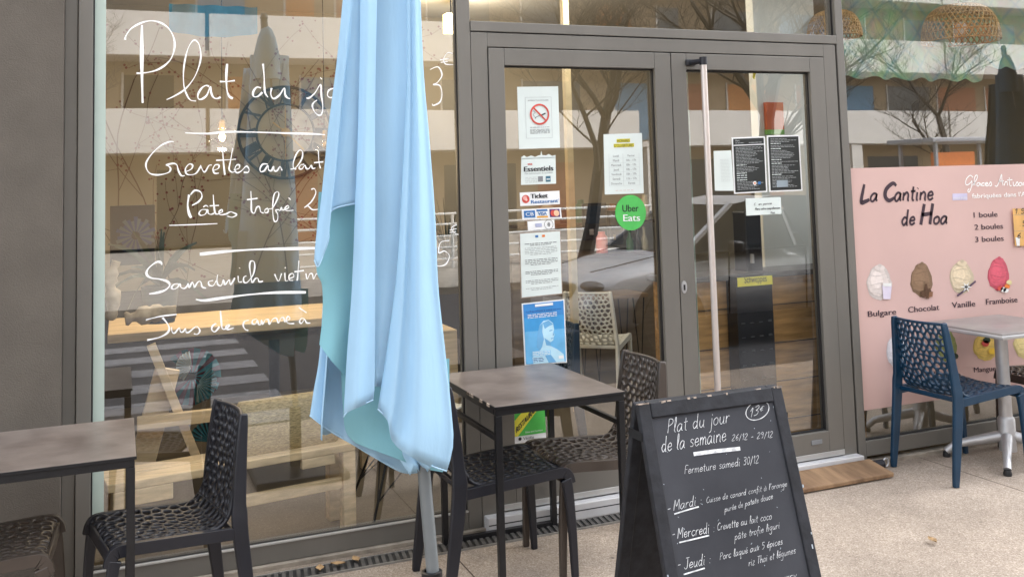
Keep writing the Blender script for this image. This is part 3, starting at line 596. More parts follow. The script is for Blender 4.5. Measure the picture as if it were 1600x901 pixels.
ptext("fabriquées dans l'A", (232,360), (735,340), 44, m_pwhite, (1480,250), 6.008, bold=.010)
pk.mesh([projP(1488,302.5), projP(1511,302.0), projP(1511.5,312.5), projP(1488,313)], [(0,1,2,3)], M('lilac_label',(.62,.58,.76),.5)); ptext('MADE IN FR', (55,370), (182,366), 20, m_white, (1480,250), 6.008, 2)
for t, a, e in (('1 boule',(248,541),(470,531)),('2 boules',(256,655),(522,642)),('3 boules',(262,770),(528,757))): ptext(t, a, e, 50, m_plum, (1480,250), 6.008, bold=.012)
for t, a, e in (('Bulgare',(168,765),(300,753)),('Chocolat',(357,745),(502,732)),('Vanille',(562,723),(671,715)),('Framboise',(722,708),(869,696))): ptext(t, a, e, 27, m_plum, bold=.014)
ptext('Mangue', (548,96), (700,84), 36, m_plum, (1400,560), 4.505, bold=.014); ptext('Pistache', (130,130), (285,110), 36, m_plum, (1400,560), 4.505, bold=.014)
def blob(px, py, rx, ry, cols, seed, n=26):
    rnd = random.Random(seed); lob = [1+rnd.uniform(-.06,.06) for _ in range(n)]
    for k, (c, sx, dx, dy) in enumerate(((cols[0],1.0,0,0),(cols[1],.82,-.10,-.06),(cols[2],.50,-.22,-.18))):
        pts = []
        for i in range(n):
            a = 2*math.pi*i/n; e = 1.0 if math.sin(a) > 0 else 1.0
            pts.append(projP(px+rx*(dx+sx*lob[i]*math.cos(a)*(1-.16*max(0,-math.sin(a)))), py+ry*(dy+sx*lob[i]*math.sin(a)), 1+k))
        pk.mesh(pts, [tuple(range(n))], c)
    pts = [projP(px+rx*(.42*math.cos(a)+.02), py-ry*.86+ry*.18*math.sin(a), 4) for a in [2*math.pi*i/14 for i in range(14)]]; pk.mesh(pts, [tuple(range(14))], cols[1])
    pts = [projP(px+rx*(.16*math.cos(a)), py-ry*1.0+ry*.10*math.sin(a), 5) for a in [2*math.pi*i/10 for i in range(10)]]; pk.mesh(pts, [tuple(range(10))], cols[0])
    for j in range(5):      # soft ridges left by the scoop
        yy = py - ry*.45 + j*ry*.27; pk.ribbon([projP(px-rx*.75+rx*1.5*t, yy+ry*.07*math.sin(t*5+seed+j), 4.2) for t in [i/10 for i in range(11)]], .0035, cols[2] if j % 2 else cols[0], GN, True)
C3 = lambda n, c: [M(n+'_%d' % i, tuple(min(.95, v*f) for v in c), .6, 0, .08, 60) for i, f in enumerate((.82,1.0,1.14))]
ice = [(1373.5,441.5,19.5,27,(.74,.66,.62)),(1439.5,437.5,17.5,26,(.27,.165,.095)),(1502,433,18.5,25.5,(.72,.60,.42)),(1560,428.5,17,25.5,(.66,.11,.16)),(1402,548,18,26,(.78,.74,.76)),(1478,540,17,25,(.35,.38,.13)),(1541,540,21,23,(.78,.55,.14)),(1602,536,19,25,(.80,.66,.30)),(1622,424,17,25,(.6,.3,.1))]
for i, (px, py, rx, ry, c) in enumerate(ice): blob(px, py, rx, ry, C3('scoop%d' % i, c), i)
wp = lambda pts, m, k=6: pk.mesh([projP(x,y,k) for x,y in pts], [tuple(range(len(pts)))], m)
wp([(1377,445),(1392,445),(1390,467),(1379,467)], M('pot_lilac',(.72,.66,.78))); wp([(1378,442),(1391,442),(1391,447),(1378,447)], m_white, 7)
choc = M('chocolate_print',(.10,.045,.02)); wp([(1436,455),(1452,450),(1456,460),(1440,465)], choc); wp([(1443,443),(1447,443),(1450,466),(1445,466)], choc, 7); wp([(1450,456),(1456,455),(1455,463),(1449,464)], M('chocolate_light',(.25,.12,.06)), 8)
for i in range(6):
    a = i*math.pi/3; wp([(1508+2*math.cos(a+1.4),448+2*math.sin(a+1.4)),(1508+9*math.cos(a),448+9*math.sin(a)),(1508+2*math.cos(a-1.4),448+2*math.sin(a-1.4))], m_white, 7)
pk.ribbon([projP(1494,462,6),(projP(1505,454,6)),projP(1523,439,6)], .012, M('vanilla_pod',(.10,.06,.10)), GN)
for x, y, m in ((1561,450,red),(1566,452,m_white),(1572,447,orange),(1575,441,M('berry_leaf',(.7,.6,.3))),(1570,453,m_white)): wp([(x+4.5*math.cos(a),y+4*math.sin(a)) for a in [j*.7 for j in range(9)]], m, 7)
for x, y, m in ((1538,536,red),(1540,531,m_leaf),(1549,548,M('mango_print',(.85,.55,.05))),(1490,556,m_leaf),(1484,560,M('pistachio_print',(.25,.35,.08)))): wp([(x+6*math.cos(a),y+5*math.sin(a)) for a in [j*.7 for j in range(9)]], m, 7)
pk.build('ice_cream_poster', None, 'large pink ice cream poster across the right window', 'poster')
s = Sheet([(1582,326),(1640,324.5),(1641.5,384),(1586,384)], QY-.012, M('orange_card',(.75,.43,.14),.6))
for t, a, e in (('1,50',(1585,334),(1610,333)),('4,50',(1587,353),(1612,352)),('6,50',(1589,372),(1614,371))): put_strokes(s.mb, t.replace(',','.'), a, e, 4.2, .9, lambda x,y: F(x,y,QY-.0145), m_ink, GN)
s.rect(0,.17,1,.18,m_rawwood,1); s.rect(0,.60,1,.61,m_rawwood,1); s.poly([(.02,.78),(.14,.76),(.12,1.0),(.04,1.0)], m_white, 2)
s.build('price_card', 'orange price card taped over the pink poster', 'card')

# ------------------------------------------------------------------ perforated moulded chair
def clip(poly, p, q):                    # keep the side of the bisector nearer to p
    mx, my = (p[0]+q[0])/2, (p[1]+q[1])/2; nx, ny = q[0]-p[0], q[1]-p[1]; out = []
    for i in range(len(poly)):
        a, c = poly[i], poly[(i+1) % len(poly)]
        da = (a[0]-mx)*nx+(a[1]-my)*ny; dc = (c[0]-mx)*nx+(c[1]-my)*ny
        if da <= 0: out.append(a)
        if da*dc < 0: t = da/(da-dc); out.append((a[0]+(c[0]-a[0])*t, a[1]+(c[1]-a[1])*t))
    return out
def perforated(w, l, nu, nv, seed, shrink=.77):
    rnd = random.Random(seed); pts = []
    for j in range(nv):
        for i in range(nu):
            x = (i+.5+(.5 if j % 2 else 0)-.25)/nu; pts.append(((x+rnd.uniform(-.33,.33)/nu)*w - w/2, (j+.5+rnd.uniform(-.34,.34))/nv*l))
    vs, fs = [], []
    for p in pts:
        poly = [(-w/2,0),(w/2,0),(w/2,l),(-w/2,l)]
        for q in sorted(pts, key=lambda q: (q[0]-p[0])**2+(q[1]-p[1])**2)[1:14]: poly = clip(poly, p, q)
        if len(poly) < 3: continue
        cx = sum(a[0] for a in poly)/len(poly); cy = sum(a[1] for a in poly)/len(poly)
        dense = []
        for i in range(len(poly)):
            a, c = poly[i], poly[(i+1) % len(poly)]; k = max(1, min(4, int(math.dist(a, c)/.008)))
            for t in range(k): dense.append((a[0]+(c[0]-a[0])*t/k, a[1]+(c[1]-a[1])*t/k))
        inner = [(cx+(a[0]-cx)*shrink, cy+(a[1]-cy)*shrink) for a in dense]; n = len(inner)
        for _ in range(2): inner = [tuple((inner[i-1][k]+2*inner[i][k]+inner[(i+1) % n][k])/4 for k in (0,1)) for i in range(n)]
        o = len(vs); vs += dense + inner
        for i in range(n): fs.append((o+i, o+(i+1) % n, o+n+(i+1) % n, o+n+i))
    return vs, fs
PROF = [(.236,.40),(.226,.432),(.19,.444),(.06,.438),(-.08,.428),(-.152,.433),(-.190,.470),(-.208,.53),(-.222,.63),(-.236,.72),(-.250,.802)]
PR = catmull(PROF, 8); CUM = [0]
for i in range(1, len(PR)): CUM.append(CUM[-1] + math.dist(PR[i-1], PR[i]))
def prof(sv):
    sv = max(0, min(CUM[-1]-1e-6, sv))
    for i in range(1, len(CUM)):
        if CUM[i] >= sv:
            t = (sv-CUM[i-1])/max(1e-9, CUM[i]-CUM[i-1]); return (PR[i-1][0]+(PR[i][0]-PR[i-1][0])*t, PR[i-1][1]+(PR[i][1]-PR[i-1][1])*t)
SB = CUM[6*8-2]
def shell(v, u):                          # v along the profile, u across
    x, z = prof(v); k = max(0, min(1, (v-SB+.08)/.16)); sag = 1-(u/.19)**2
    return Vector((x - .030*sag*k + .0*u, u*(1.0 - .20*max(0,min(1,(v-SB)/(CUM[-1]-SB)))), z - .014*sag*(1-k)))
def sweep(mb, pts, y, wl, wd, mat):        # flat bar in an x-z plane; wl lateral thickness, wd in-plane width list
    base = len(mb.v); k = mb.mi(mat); N = len(pts)
    for i, (x, z) in enumerate(pts):
        a, c = pts[max(i-1,0)], pts[min(i+1,N-1)]; t = Vector((c[0]-a[0], c[1]-a[1])).normalized(); n = Vector((-t.y, t.x))
        yy = y[i] if isinstance(y, list) else y
        for sl, sd in ((-1,-1),(1,-1),(1,1),(-1,1)): mb.v.append((x+n.x*sd*wd[i]/2, yy+sl*wl/2, z+n.y*sd*wd[i]/2))
    for i in range(N-1):
        for j in range(4): a = base+i*4+j; c = base+i*4+(j+1) % 4; mb.f.append((a, c, c+4, a+4)); mb.m.append(k)
    mb.f.append((base, base+3, base+2, base+1)); mb.m.append(k); e = base+4*(N-1); mb.f.append((e, e+1, e+2, e+3)); mb.m.append(k)
def bevel_mod(o, w=.005):
    md = o.modifiers.new('soft_edges', 'BEVEL'); md.width = w; md.segments = 2; md.limit_method = 'ANGLE'
def make_chair(mat, label, loc, rz, group):
    r = thing('perforated_chair', label, 'chair', (0,0,0), 0, group)
    for name, v0, v1, nv, nu, sd in (('seat', 0, SB, 13, 9, 5), ('backrest', SB, CUM[-1], 12, 9, 9)):
        vs, fs = perforated(.376, v1-v0, nu, nv, sd); mb = MB(); mb.mesh([shell(v0+q, p) for p, q in vs], fs, mat)
        o = mb.build(name, r, smooth=50); md = o.modifiers.new('thickness', 'SOLIDIFY'); md.thickness = .013; md.offset = 0
    for sd in (-1, 1):
        mb = MB(); y = sd*.198
        pts = catmull([(.252,0),(.245,.2),(.232,.36),(.222,.405)], 4); sweep(mb, pts, y, .024, [.026+.022*(i/(len(pts)-1)) for i in range(len(pts))], mat); bevel_mod(mb.build('leg', r, smooth=40))
        mb = MB(); pts = catmull([(-.284,0),(-.256,.2),(-.230,.40),(-.228,.50),(-.240,.66),(-.256,.808)], 4); n = len(pts)
        wd = [.030+.030*math.sin(math.pi*min(1, i/(n-1)*1.0))**.8*(1 if i < n*.55 else .75) for i in range(n)]
        sweep(mb, pts, [sd*(.204-.006*min(1,i/(n*.5))-.034*max(0,(i/(n-1)-.5)*2)) for i in range(n)], .022, wd, mat); bevel_mod(mb.build('leg', r, smooth=40))
    mb = MB()
    for sd in (-1, 1):
        pts = catmull([(.243,.385),(.232,.418),(.200,.432),(.06,.424),(-.10,.414),(-.232,.405)], 5); sweep(mb, pts, sd*.1975, .0225, [.040]*len(pts), mat)
    mb.bar((.236,-.186,.405), (.236,.186,.405), .012, .045, mat); tr_ = MB(); tr_.tube([shell(CUM[-1]-.004, u/8*.188) for u in range(-8,9)], .0075, mat, 8); tr_.build('top_rail', r, smooth=60)
    mb.bar((-.205,-.186,.415), (-.205,.186,.415), .02, .022, mat)
    bevel_mod(mb.build('seat_frame', r, smooth=40), .004)
    r.location = loc; r.rotation_euler = (0,0,rz); return r
GRP = 'perforated plastic chairs'
chair = make_chair(m_black_pl, 'black perforated chair tucked under the middle cafe table', (1.425,-.445,0), rad(1), GRP)
dup(chair, (.150,-.505,0), rad(191), 'black perforated chair standing at the left cafe table in front of the window', GRP).scale = (.91,.96,.985)
dup(chair, (1.900,-.405,0), rad(179), 'taupe perforated chair between the middle cafe table and the chalkboard', GRP, {m_black_pl: m_taupe_pl})
dup(chair, (-.445,-.50,0), rad(-2), 'taupe perforated chair at the left edge, under the left cafe table', GRP, {m_black_pl: m_taupe_pl})
dup(chair, (4.172,-.235,0), rad(2), 'petrol blue perforated chair outside in front of the pink poster', GRP, {m_black_pl: m_blue_pl})
dup(chair, (4.93,-.235,0), rad(180), 'dark brown perforated chair across the grey table', GRP, {m_black_pl: m_brown_pl})

# ------------------------------------------------------------------ black steel cafe tables
m_lam = M('rust_laminate', (.095,.074,.064), .36, 0, .35, 6, .15, 26, detail=12, col2=(.205,.172,.152))
def cafe_table(x0, y0, x1, y1, label):
    r = thing('cafe_table', label, 'table', ((x0+x1)/2,(y0+y1)/2,0), 0, 'black steel cafe tables'); H = .74; t = .026
    mb = MB(); mb.box((x0,y0,H-.010),(x1,y1,H), m_lam, .0015); top = mb.build('table_top', r)
    mb = MB()
    for y in (y0, y1): mb.box((x0-.001,y-.002,H-.0105),(x1+.001,y+.002,H-.001), m_steel_b)
    for xx in (x0, x1): mb.box((xx-.002,y0,H-.0105),(xx+.002,y1,H-.001), m_steel_b)
    rr = random.Random(x0)
    for i in range(5):
        u = rr.uniform(0,.4); mb.box((x0+.004+u*.02, y0+.02+u*(y1-y0), H-.012),(x0-.0035, y0+.05+u*(y1-y0), H-.0005), m_rawwood)
    mb.build('edge_band', top)
    mb = MB()
    for y in (y0+.016, y1-.016): mb.box((x0+.004,y-.013,H-.036),(x1-.004,y+.013,H-.011), m_steel_b, .002)
    for xx in (x0+.016, x1-.016): mb.box((xx-.0125,y0+.03,H-.0355),(xx+.0125,y1-.03,H-.0115), m_steel_b, .002)
    for xx in (x0+.016, x1-.016): mb.box((xx-.009,y0+.03,H-.135),(xx+.009,y1-.03,H-.115), m_steel_b, .002)
    mb.build('table_frame', r); mb = MB(); mb.box((x0+.03,y1-.028,.004),(x1-.03,y1-.004,.026), m_steel_b, .002); mb.build('foot_bar', r)
    for xx in (x0+.016, x1-.016):
        for y in (y0+.016, y1-.016): mb = MB(); mb.box((xx-.013,y-.013,0),(xx+.013,y+.013,H-.037), m_steel_b, .002); mb.build('leg', r)
cafe_table(1.322,-.735,1.882,-.012, 'small cafe table with rusty brown top and black frame beside the parasol')
cafe_table(-.56,-.80,.05,-.215, 'small cafe table with rusty brown top cut by the left edge')

# grey pedestal table on the right
r = thing('pedestal_table', 'grey metal pedestal table in front of the pink poster', 'table', (4.52,-.225,0))
b = MB(); b.box((4.225,-.50,.712),(4.80,.025,.740), M('grey_table_top',(.27,.25,.24),.34,.2,.14,9), .012); tp = b.build('table_top', r, smooth=40)
b = MB(); b.box((4.218,-.507,.708),(4.807,.032,.728), m_alu, .006); b.build('edge_band', tp, smooth=40)
b = MB(); b.lathe([(.034,.06),(.034,.70)], (4.52,-.225,0), m_alu, 20); b.lathe([(.045,.05),(.045,.22),(.036,.235)], (4.52,-.225,0), m_alu, 20); b.box((4.40,-.345,.695),(4.64,-.105,.707), m_gasket); b.build('column', r, smooth=40)
for dx, dy in ((-.24,.20),(-.24,-.20),(.24,.20),(.24,-.20)):
    b = MB(); pts = [(4.52+dx*t, -.225+dy*t, .135-.075*t-(.03*max(0,t-.85)/.15)) for t in (.08,.3,.6,.85,1.0)]; b.tube(pts, [.030,.028,.024,.020,.020], m_alu, 10); b.lathe([(.020,0),(.022,.012),(.016,.030)], (4.52+dx*1.0,-.225+dy*1.0,0), m_gasket, 12); b.build('leg', r, smooth=50)

# ------------------------------------------------------------------ parasol
UY = -1.2
def coons(Lc, Rc, Bc, y0, bulge, n=30, m=40, pleats=(), tilt=0.0):
    Lp, Rp = catmull(Lc, 8), catmull(Rc, 8); Bp = catmull(Bc, 8)
    def at(poly, t):
        L = [0]
        for i in range(1, len(poly)): L.append(L[-1]+math.dist(poly[i-1], poly[i]))
        d = t*L[-1]
        for i in range(1, len(poly)):
            if L[i] >= d-1e-9: k = (d-L[i-1])/max(1e-9, L[i]-L[i-1]); return (poly[i-1][0]+(poly[i][0]-poly[i-1][0])*k, poly[i-1][1]+(poly[i][1]-poly[i-1][1])*k)
        return poly[-1]
    T0, T1 = Lp[0], Rp[0]; vs, fs = [], []
    for j in range(m+1):
        v = j/m; l, r_ = at(Lp, v), at(Rp, v)
        for i in range(n+1):
            u = i/n; bt = at(Bp, u); tp = (T0[0]+(T1[0]-T0[0])*u, T0[1]+(T1[1]-T0[1])*u)
            q = []
            for k in (0, 1):
                s1 = l[k]*(1-u)+r_[k]*u; s2 = tp[k]*(1-v)+bt[k]*v
                s3 = tp[k]*0 + (Lp[0][k]*(1-u)+Rp[0][k]*u)*(1-v) + (Lp[-1][k]*(1-u)+Rp[-1][k]*u)*v
                q.append(s1+s2-s3)
            d = y0 + tilt*(u-.5) - bulge*math.sin(math.pi*u)*(.35+.65*v)
            for (c, wd, a) in pleats: d += a*math.exp(-((u-c+.06*math.sin(2.4*v+c*9))/wd)**2)*(.25+.75*v)
            d += .004*math.sin(9*v+5*u)*v
            p = F(q[0], q[1], UY + d); vs.append(p)
    for j in range(m):
        for i in range(n): a = j*(n+1)+i; fs.append((a, a+1, a+n+2, a+n+1))
    return vs, fs
ub = G(676,885,.37); ub.z = 0
par = thing('parasol', 'closed sky blue parasol standing between the two cafe tables', 'parasol', (F(676,885,UY).x, UY, 0), 0, 'closed parasols')
xb = par.location.x; ptop = F(594,-60,UY); lean = (F(597,0,UY).x - xb)/(F(597,0,UY).z - F(676,885,UY).z)
def poleX(z): return xb + lean*(z-.37)
canopy = MB()
def add(mb, *a, **k): vs, fs = coons(*a, **k); mb.mesh(vs, fs, k.get('mat') or m_cloth)
def sheet_to(mb, mat, *a, **k): vs, fs = coons(*a, **k); mb.mesh(vs, fs, mat)
sheet_to(canopy, m_cloth, [(541,-60),(527,90),(513,200),(503,300),(494,370),(491,408)], [(566,-60),(564,100),(562,200),(557,319)], [(491,408),(497,418),(507,395),(514,372),(512,345),(522,328),(557,319)], -.075, .030, pleats=((.72,.14,.020),(.35,.2,-.010)))
sheet_to(canopy, m_cloth, [(508,400),(500,545),(490,610),(484,650)], [(650,400),(660,600),(655,738)], [(484,650),(515,674),(550,694),(585,715),(628,738),(655,738)], .06, .03, pleats=((.18,.10,.012),(.36,.10,-.012),(.5,.08,.012)))
sheet_to(canopy, m_cloth, [(564,-60),(562,100),(558,250),(555,319),(550,450),(542,560),(537,652)], [(590,-60),(586,150),(586,300),(586,450),(585,600),(583,626)], [(537,652),(545,643),(565,634),(583,626)], -.100, .026, pleats=((.40,.22,-.016),))
sheet_to(canopy, m_cloth, [(578,-60),(579,150),(580,300),(580,450),(580,602)], [(642,-60),(640,150),(632,330),(620,450),(606,560),(600,603)], [(580,602),(590,604),(600,603)], -.048, .012, pleats=((.42,.25,-.014),))
sheet_to(canopy, m_cloth, [(634,-60),(636,100),(630,250),(620,420),(605,540),(590,640)], [(655,-60),(661,100),(671,220),(680,340),(685,450),(697,560),(706,650),(708,695),(698,737)], [(590,640),(606,658),(614,690),(640,712),(672,728),(698,737)], -.105, .034, pleats=((.14,.12,-.012),(.40,.13,.026),(.66,.14,-.022),(.88,.09,.010)))
sheet_to(canopy, m_cloth, [(618,690),(622,712),(641,742)], [(650,690),(655,715),(656,738)], [(641,742),(648,728),(656,738)], -.01, .02, n=6, m=10); sheet_to(canopy, m_cloth, [(640,690),(648,715),(668,737)], [(690,690),(692,720),(690,735)], [(668,737),(680,722),(690,735)], -.02, .02, n=6, m=10)
# the far half of the canopy, wrapped around the pole
vs, fs = [], []; n, m = 28, 26
zA, zB = 2.36, .82
for j in range(m+1):
    v = j/m; z = zA + (zB-zA)*v; pyz = 292-(z-1.58)/3.02*1500      # photo row of this height, to follow the front outline
    lx = 541-57*max(0,min(1,(pyz+60)/710))**1.25; rx_ = 655+46*max(0,min(1,(pyz+60)/760))
    xl2, xr2 = F(lx+4+10*v,pyz,UY).x, F(rx_-5,pyz,UY).x; cxx, hw = (xl2+xr2)/2, (xr2-xl2)/2
    for i in range(n+1):
        a = math.pi*i/n; k = 1+.05*math.sin(i*1.1)*(.2+.8*v)*math.sin(a); vs.append((cxx+hw*math.cos(a)*(k if 2<i<n-2 else 1)*.97, UY-.02+(.04+.11*v)*math.sin(a)**.8*k if 0<i<n else UY-.02, z - .015*v*math.sin(i*.9)**2*math.sin(a)))
for j in range(m):
    for i in range(n): a = j*(n+1)+i; fs.append((a, a+1, a+n+2, a+n+1))
canopy.mesh(vs, fs, m_cloth)
# top of the folded canopy
canopy.lathe([(.006,.17),(.03,.15),(.05,.10),(.072,.0),(.078,-.14)], (poleX(2.36), UY, 2.36), m_cloth, 20)
m_hem = M('canvas_hem', (.43,.66,.85), .9, 0, .05, 30)
for hem, dd in (([(491,408),(497,418),(507,395),(514,372),(512,345),(522,328),(557,319)],-.10),([(484,650),(515,674),(550,694),(585,715),(628,738)],.03),([(537,652),(545,643),(565,634),(583,626)],-.118),([(590,640),(606,658),(614,690),(640,712),(672,728),(698,737)],-.118)):
    canopy.ribbon([F(px,py-1.6,UY+dd) for px,py in catmull(hem,6)], .0035, m_hem, GN)
cn = canopy.build('canopy', par, smooth=50); md = cn.modifiers.new('thickness','SOLIDIFY'); md.thickness = .0018; md.offset = 0
lining = MB()
sheet_to(lining, m_lining, [(498,300),(494,380),(495,425),(503,445),(504,490),(499,538)], [(566,300),(560,400),(552,480),(548,596)], [(499,538),(520,566),(548,596)], -.025, .02)
sheet_to(lining, m_lining, [(532,560),(536,640),(541,675),(556,692)], [(702,560),(702,700),(692,737)], [(556,692),(585,703),(620,716),(660,731),(692,737)], .012, .03)
ln = lining.build('lining', par, smooth=75)
b = MB(); b.tube([(poleX(z),UY,z) for z in (.30,.37,1.2,2.2,2.56)], .0205, m_pole, 18); b.build('pole', par, smooth=40)
b = MB(); b.lathe([(.0001,0),(.010,.0),(.024,.03),(.016,.055),(.0001,.06)], (poleX(2.56),UY,2.545), m_pole, 14); b.build('finial', par, smooth=40)
b = MB()
for i in range(6):
    a = i*math.pi/3+.3; b.tube([(poleX(2.3)+.035*math.cos(a),UY+.035*math.sin(a),2.30),(poleX(1.0)+.05*math.cos(a),UY+.05*math.sin(a),1.0)], .006, m_pole, 6)
b.build('ribs', par)
b = MB(); b.box((xb-.25,UY-.25,.0),(xb+.25,UY+.25,.045), m_steel_b, .012); base = b.build('base', par)
b = MB(); b.lathe([(.033,.05),(.033,.37),(.029,.372),(.0235,.372),(.0235,.30)], (xb-.003,UY,0), m_steel_b, 20); b.build('sleeve', base, smooth=40)
p2 = dup(par, (6.85,-1.25,0), rad(25), 'dark blue closed parasol mirrored in the right window', 'closed parasols', {m_cloth: M('navy_canvas',(.02,.07,.12),.85), m_lining: M('navy_lining',(.02,.06,.09),.9)})

# ------------------------------------------------------------------ chalkboard A-frame
zt_, yt_ = .95, -1.772; xl_, xr_ = 1.362, 1.858; sl = .2787
ab = thing('chalkboard_sign', 'black A-frame chalkboard with the weekly dishes in white chalk', 'sign', ((xl_+xr_)/2, -1.77, 0))
nB = Vector((0,-1,sl)).normalized()                       # outward normal of the front face
uB = Vector((0, sl, 1)).normalized()
o0 = Vector((0, yt_, zt_))
def onB(px, py, k=0.0):
    d = ray(px, py); t = (o0-EYE).dot(nB)/d.dot(nB); return EYE + d*t + nB*k
def brd(mb, x0, d0, x1, d1, k0, k1, mat, bev=.002, ysign=1):   # box in board coordinates: d = distance down the face
    nn = Vector((0,-ysign,sl)).normalized(); uu = Vector((0,ysign*sl,1)).normalized(); oo = o0 if ysign > 0 else Vector((0,yt_+.035,zt_))
    c = oo + Vector(((x0+x1)/2,0,0)) - uu*((d0+d1)/2) + nn*((k0+k1)/2)
    mb.box((-(x1-x0)/2,-(d1-d0)/2,-(k1-k0)/2), ((x1-x0)/2,(d1-d0)/2,(k1-k0)/2), mat, bev, Matrix((Vector((1,0,0)), uu, Vector((1,0,0)).cross(uu))).transposed() if ysign > 0 else Matrix((Vector((1,0,0)), -uu, Vector((1,0,0)).cross(-uu))).transposed(), c)
LEN = zt_/uB.z - .004
for ys, nm in ((1,'front_frame'),(-1,'rear_frame')):
    b = MB(); fw = .038
    brd(b, xl_, 0, xl_+fw, LEN, -.022, 0, m_bframe, .003, ys); brd(b, xr_-fw, 0, xr_, LEN, -.022, 0, m_bframe, .003, ys)
    brd(b, xl_+fw+.0005, 0, xr_-fw-.0005, fw+.004, -.021, .001, m_bframe, .003, ys); brd(b, xl_+fw+.0005, LEN-.14, xr_-fw-.0005, LEN-.10, -.021, .001, m_bframe, .003, ys)
    if ys == 1:
        rr = random.Random(3)
        for i in range(26):
            x = rr.choice([xl_+rr.random()**3*.10, xr_-rr.random()**3*.06, rr.uniform(xl_,xr_)]); w = rr.uniform(.004,.014); brd(b, x, -.0008, min(x+w,xr_), rr.uniform(.002,.006), -.012*rr.random()-.002, .0018, m_rawwood, 0, ys)
        for i in range(14):
            xx = rr.choice([xl_+rr.uniform(.0,.03), xr_-rr.uniform(.0,.02)]); d = rr.uniform(.05,LEN); brd(b, xx, d, xx+rr.uniform(.002,.005), d+rr.uniform(.003,.012), -.001, .0012, m_chalk2, 0, ys)
    fo = b.build(nm, ab)
    b = MB(); brd(b, xl_+fw-.004, fw, xr_-fw+.004, LEN-.10, -.016, -.007, m_slate if ys == 1 else m_bframe, 0, ys); b.build('slate' if ys == 1 else 'rear_panel', fo)
for xx in (xl_-.003, xr_+.001): b = MB(); b.box((xx,yt_-.02,zt_-.10),(xx+.002,yt_+.055,zt_-.075), m_iron); b.build('hinge', ab)
chk = MB(); KB = -.0055
pB = lambda px, py: onB(px, py, KB)
def CH(t, a, e, xh, w, mat=m_chalk, sl_=.12): 
    o, sc = (1010,620), 3.207; put_strokes(chk, t, (o[0]+a[0]/sc,o[1]+a[1]/sc), (o[0]+e[0]/sc,o[1]+e[1]/sc), xh/sc, w*.48, pB, mat, nB, sl_+.12, (-.10,-1), jitter=.22)
def CL(pts, w, mat=m_chalk): chk.ribbon([pB(1010+x/3.207, 620+y/3.207) for x, y in (catmull(pts,6) if len(pts) > 2 else pts)], w*.0021, mat, nB)
CH('Plat du jour',(108,180),(425,126),36,1.5); CH('de la semaine',(80,275),(408,217),38,1.7); CH('26/12 - 29/12',(432,218),(640,200),17,.9)
CL([(242,285),(350,270),(475,257)],5); CH('Fermeture samedi 30/12',(195,385),(570,328),21,1.0)
CH('-',(108,578),(130,572),24,1.4); CH('Mardi :',(140,568),(285,535),26,1.3); CL([(145,585),(205,566),(268,548)],1.7)
CH("Cuisse de canard confit à l'orange",(305,530),(712,445),15,.85); CH('purée de patate douce',(398,575),(640,507),15,.85)
CH('-',(132,705),(152,700),24,1.4); CH('Mercredi :',(160,708),(350,675),27,1.3); CL([(170,728),(250,709),(320,692)],1.7)
CH('Crevette au lait coco',(360,668),(635,610),19,1.0); CH('pâte trofie liguri',(448,715),(675,655),18,.95)
CH('-',(160,858),(180,853),24,1.4); CH('Jeudi :',(195,862),(330,832),28,1.4); CL([(192,888),(245,872),(298,856)],1.7)
CH('Porc laqué aux 5 épices',(372,816),(690,735),18,1.0); CH('riz Thaï et légumes',(518,846),(755,780),18,.95)
CH('-',(190,1005),(212,1000),24,1.4); CH('Vendredi :',(220,1005),(420,968),26,1.3); CH('Poulet au curry',(470,975),(760,905),19,1.0)
CH('13',(518,106),(572,82),23,1.2); CH('€',(570,72),(594,62),10,.9); CL([(562+math.cos(a)*58, 66+math.sin(a)*46-math.cos(a)*14) for a in [i*.42 for i in range(16)]],1.1)
rr = random.Random(5)
for i in range(26): x, y = rr.uniform(70,690), rr.uniform(20,860); CL([(x,y),(x+rr.uniform(-6,6),y+rr.uniform(2,9))], rr.uniform(.4,.9), m_chalk2)
chk.build('chalk_writing', [o for o in ab.children if o.name.startswith('front')][0])

# ------------------------------------------------------------------ small things on the ground
dr = thing('drain_channel', 'slotted black drain channel along the foot of the shopfront', 'drain', (1.5,-.075,0))
b = MB(); b.box((-.35,-.125,-.02),(3.05,-.022,.0035), m_gasket); b.build('channel', dr)
b = MB(); 
for y in (-.127,-.026): b.box((-.35,y,-.01),(3.05,y+.007,.008), M('galvanised_edge',(.30,.29,.27),.5,.5,.2,20))
i = 0; x = -.34
while x < 3.04: b.bar((x,-.119,.0055),(x+.012,-.027,.0055), .016, .005, M('drain_bar',(.10,.095,.09),.6,.3,.3,20), bev=0); x += .030
b.build('grate', dr)
rp_ = thing('threshold_ramp', 'worn wooden board laid as a ramp before the right door', 'ramp', (3.25,-.09,0))
b = MB(); rot = Matrix.Rotation(.16, 3, 'X')
b.box((-.52,-.09,-.011),(.52,.09,.011), m_oldwood, .004, rot, (3.22,-.105,.032)); b.build('board', rp_)
b = MB(); b.box((2.72,-.17,0),(3.73,-.150,.018), m_rawwood, .003); b.box((2.72,-.02,0),(3.72,-.008,.045), m_oldwood, .003); b.build('batten', rp_)
ds = thing('door_stop', 'small black roller stop with metal ring at the right jamb', 'door stop', (3.80,-.03,0))
b = MB(); b.tube([(3.755,-.03,.024),(3.815,-.035,.024)], .024, m_black_pl, 14); b.build('roller', ds, smooth=40)
b = MB(); b.tube([(3.835+.018*math.cos(a),-.035,.03+.022*math.sin(a)) for a in [i*.42 for i in range(16)]], .004, m_alu, 6); b.build('ring', ds, smooth=60)
m_dry = M('dry_leaf',(.40,.26,.13),.8,0,.3,40); rr = random.Random(11)
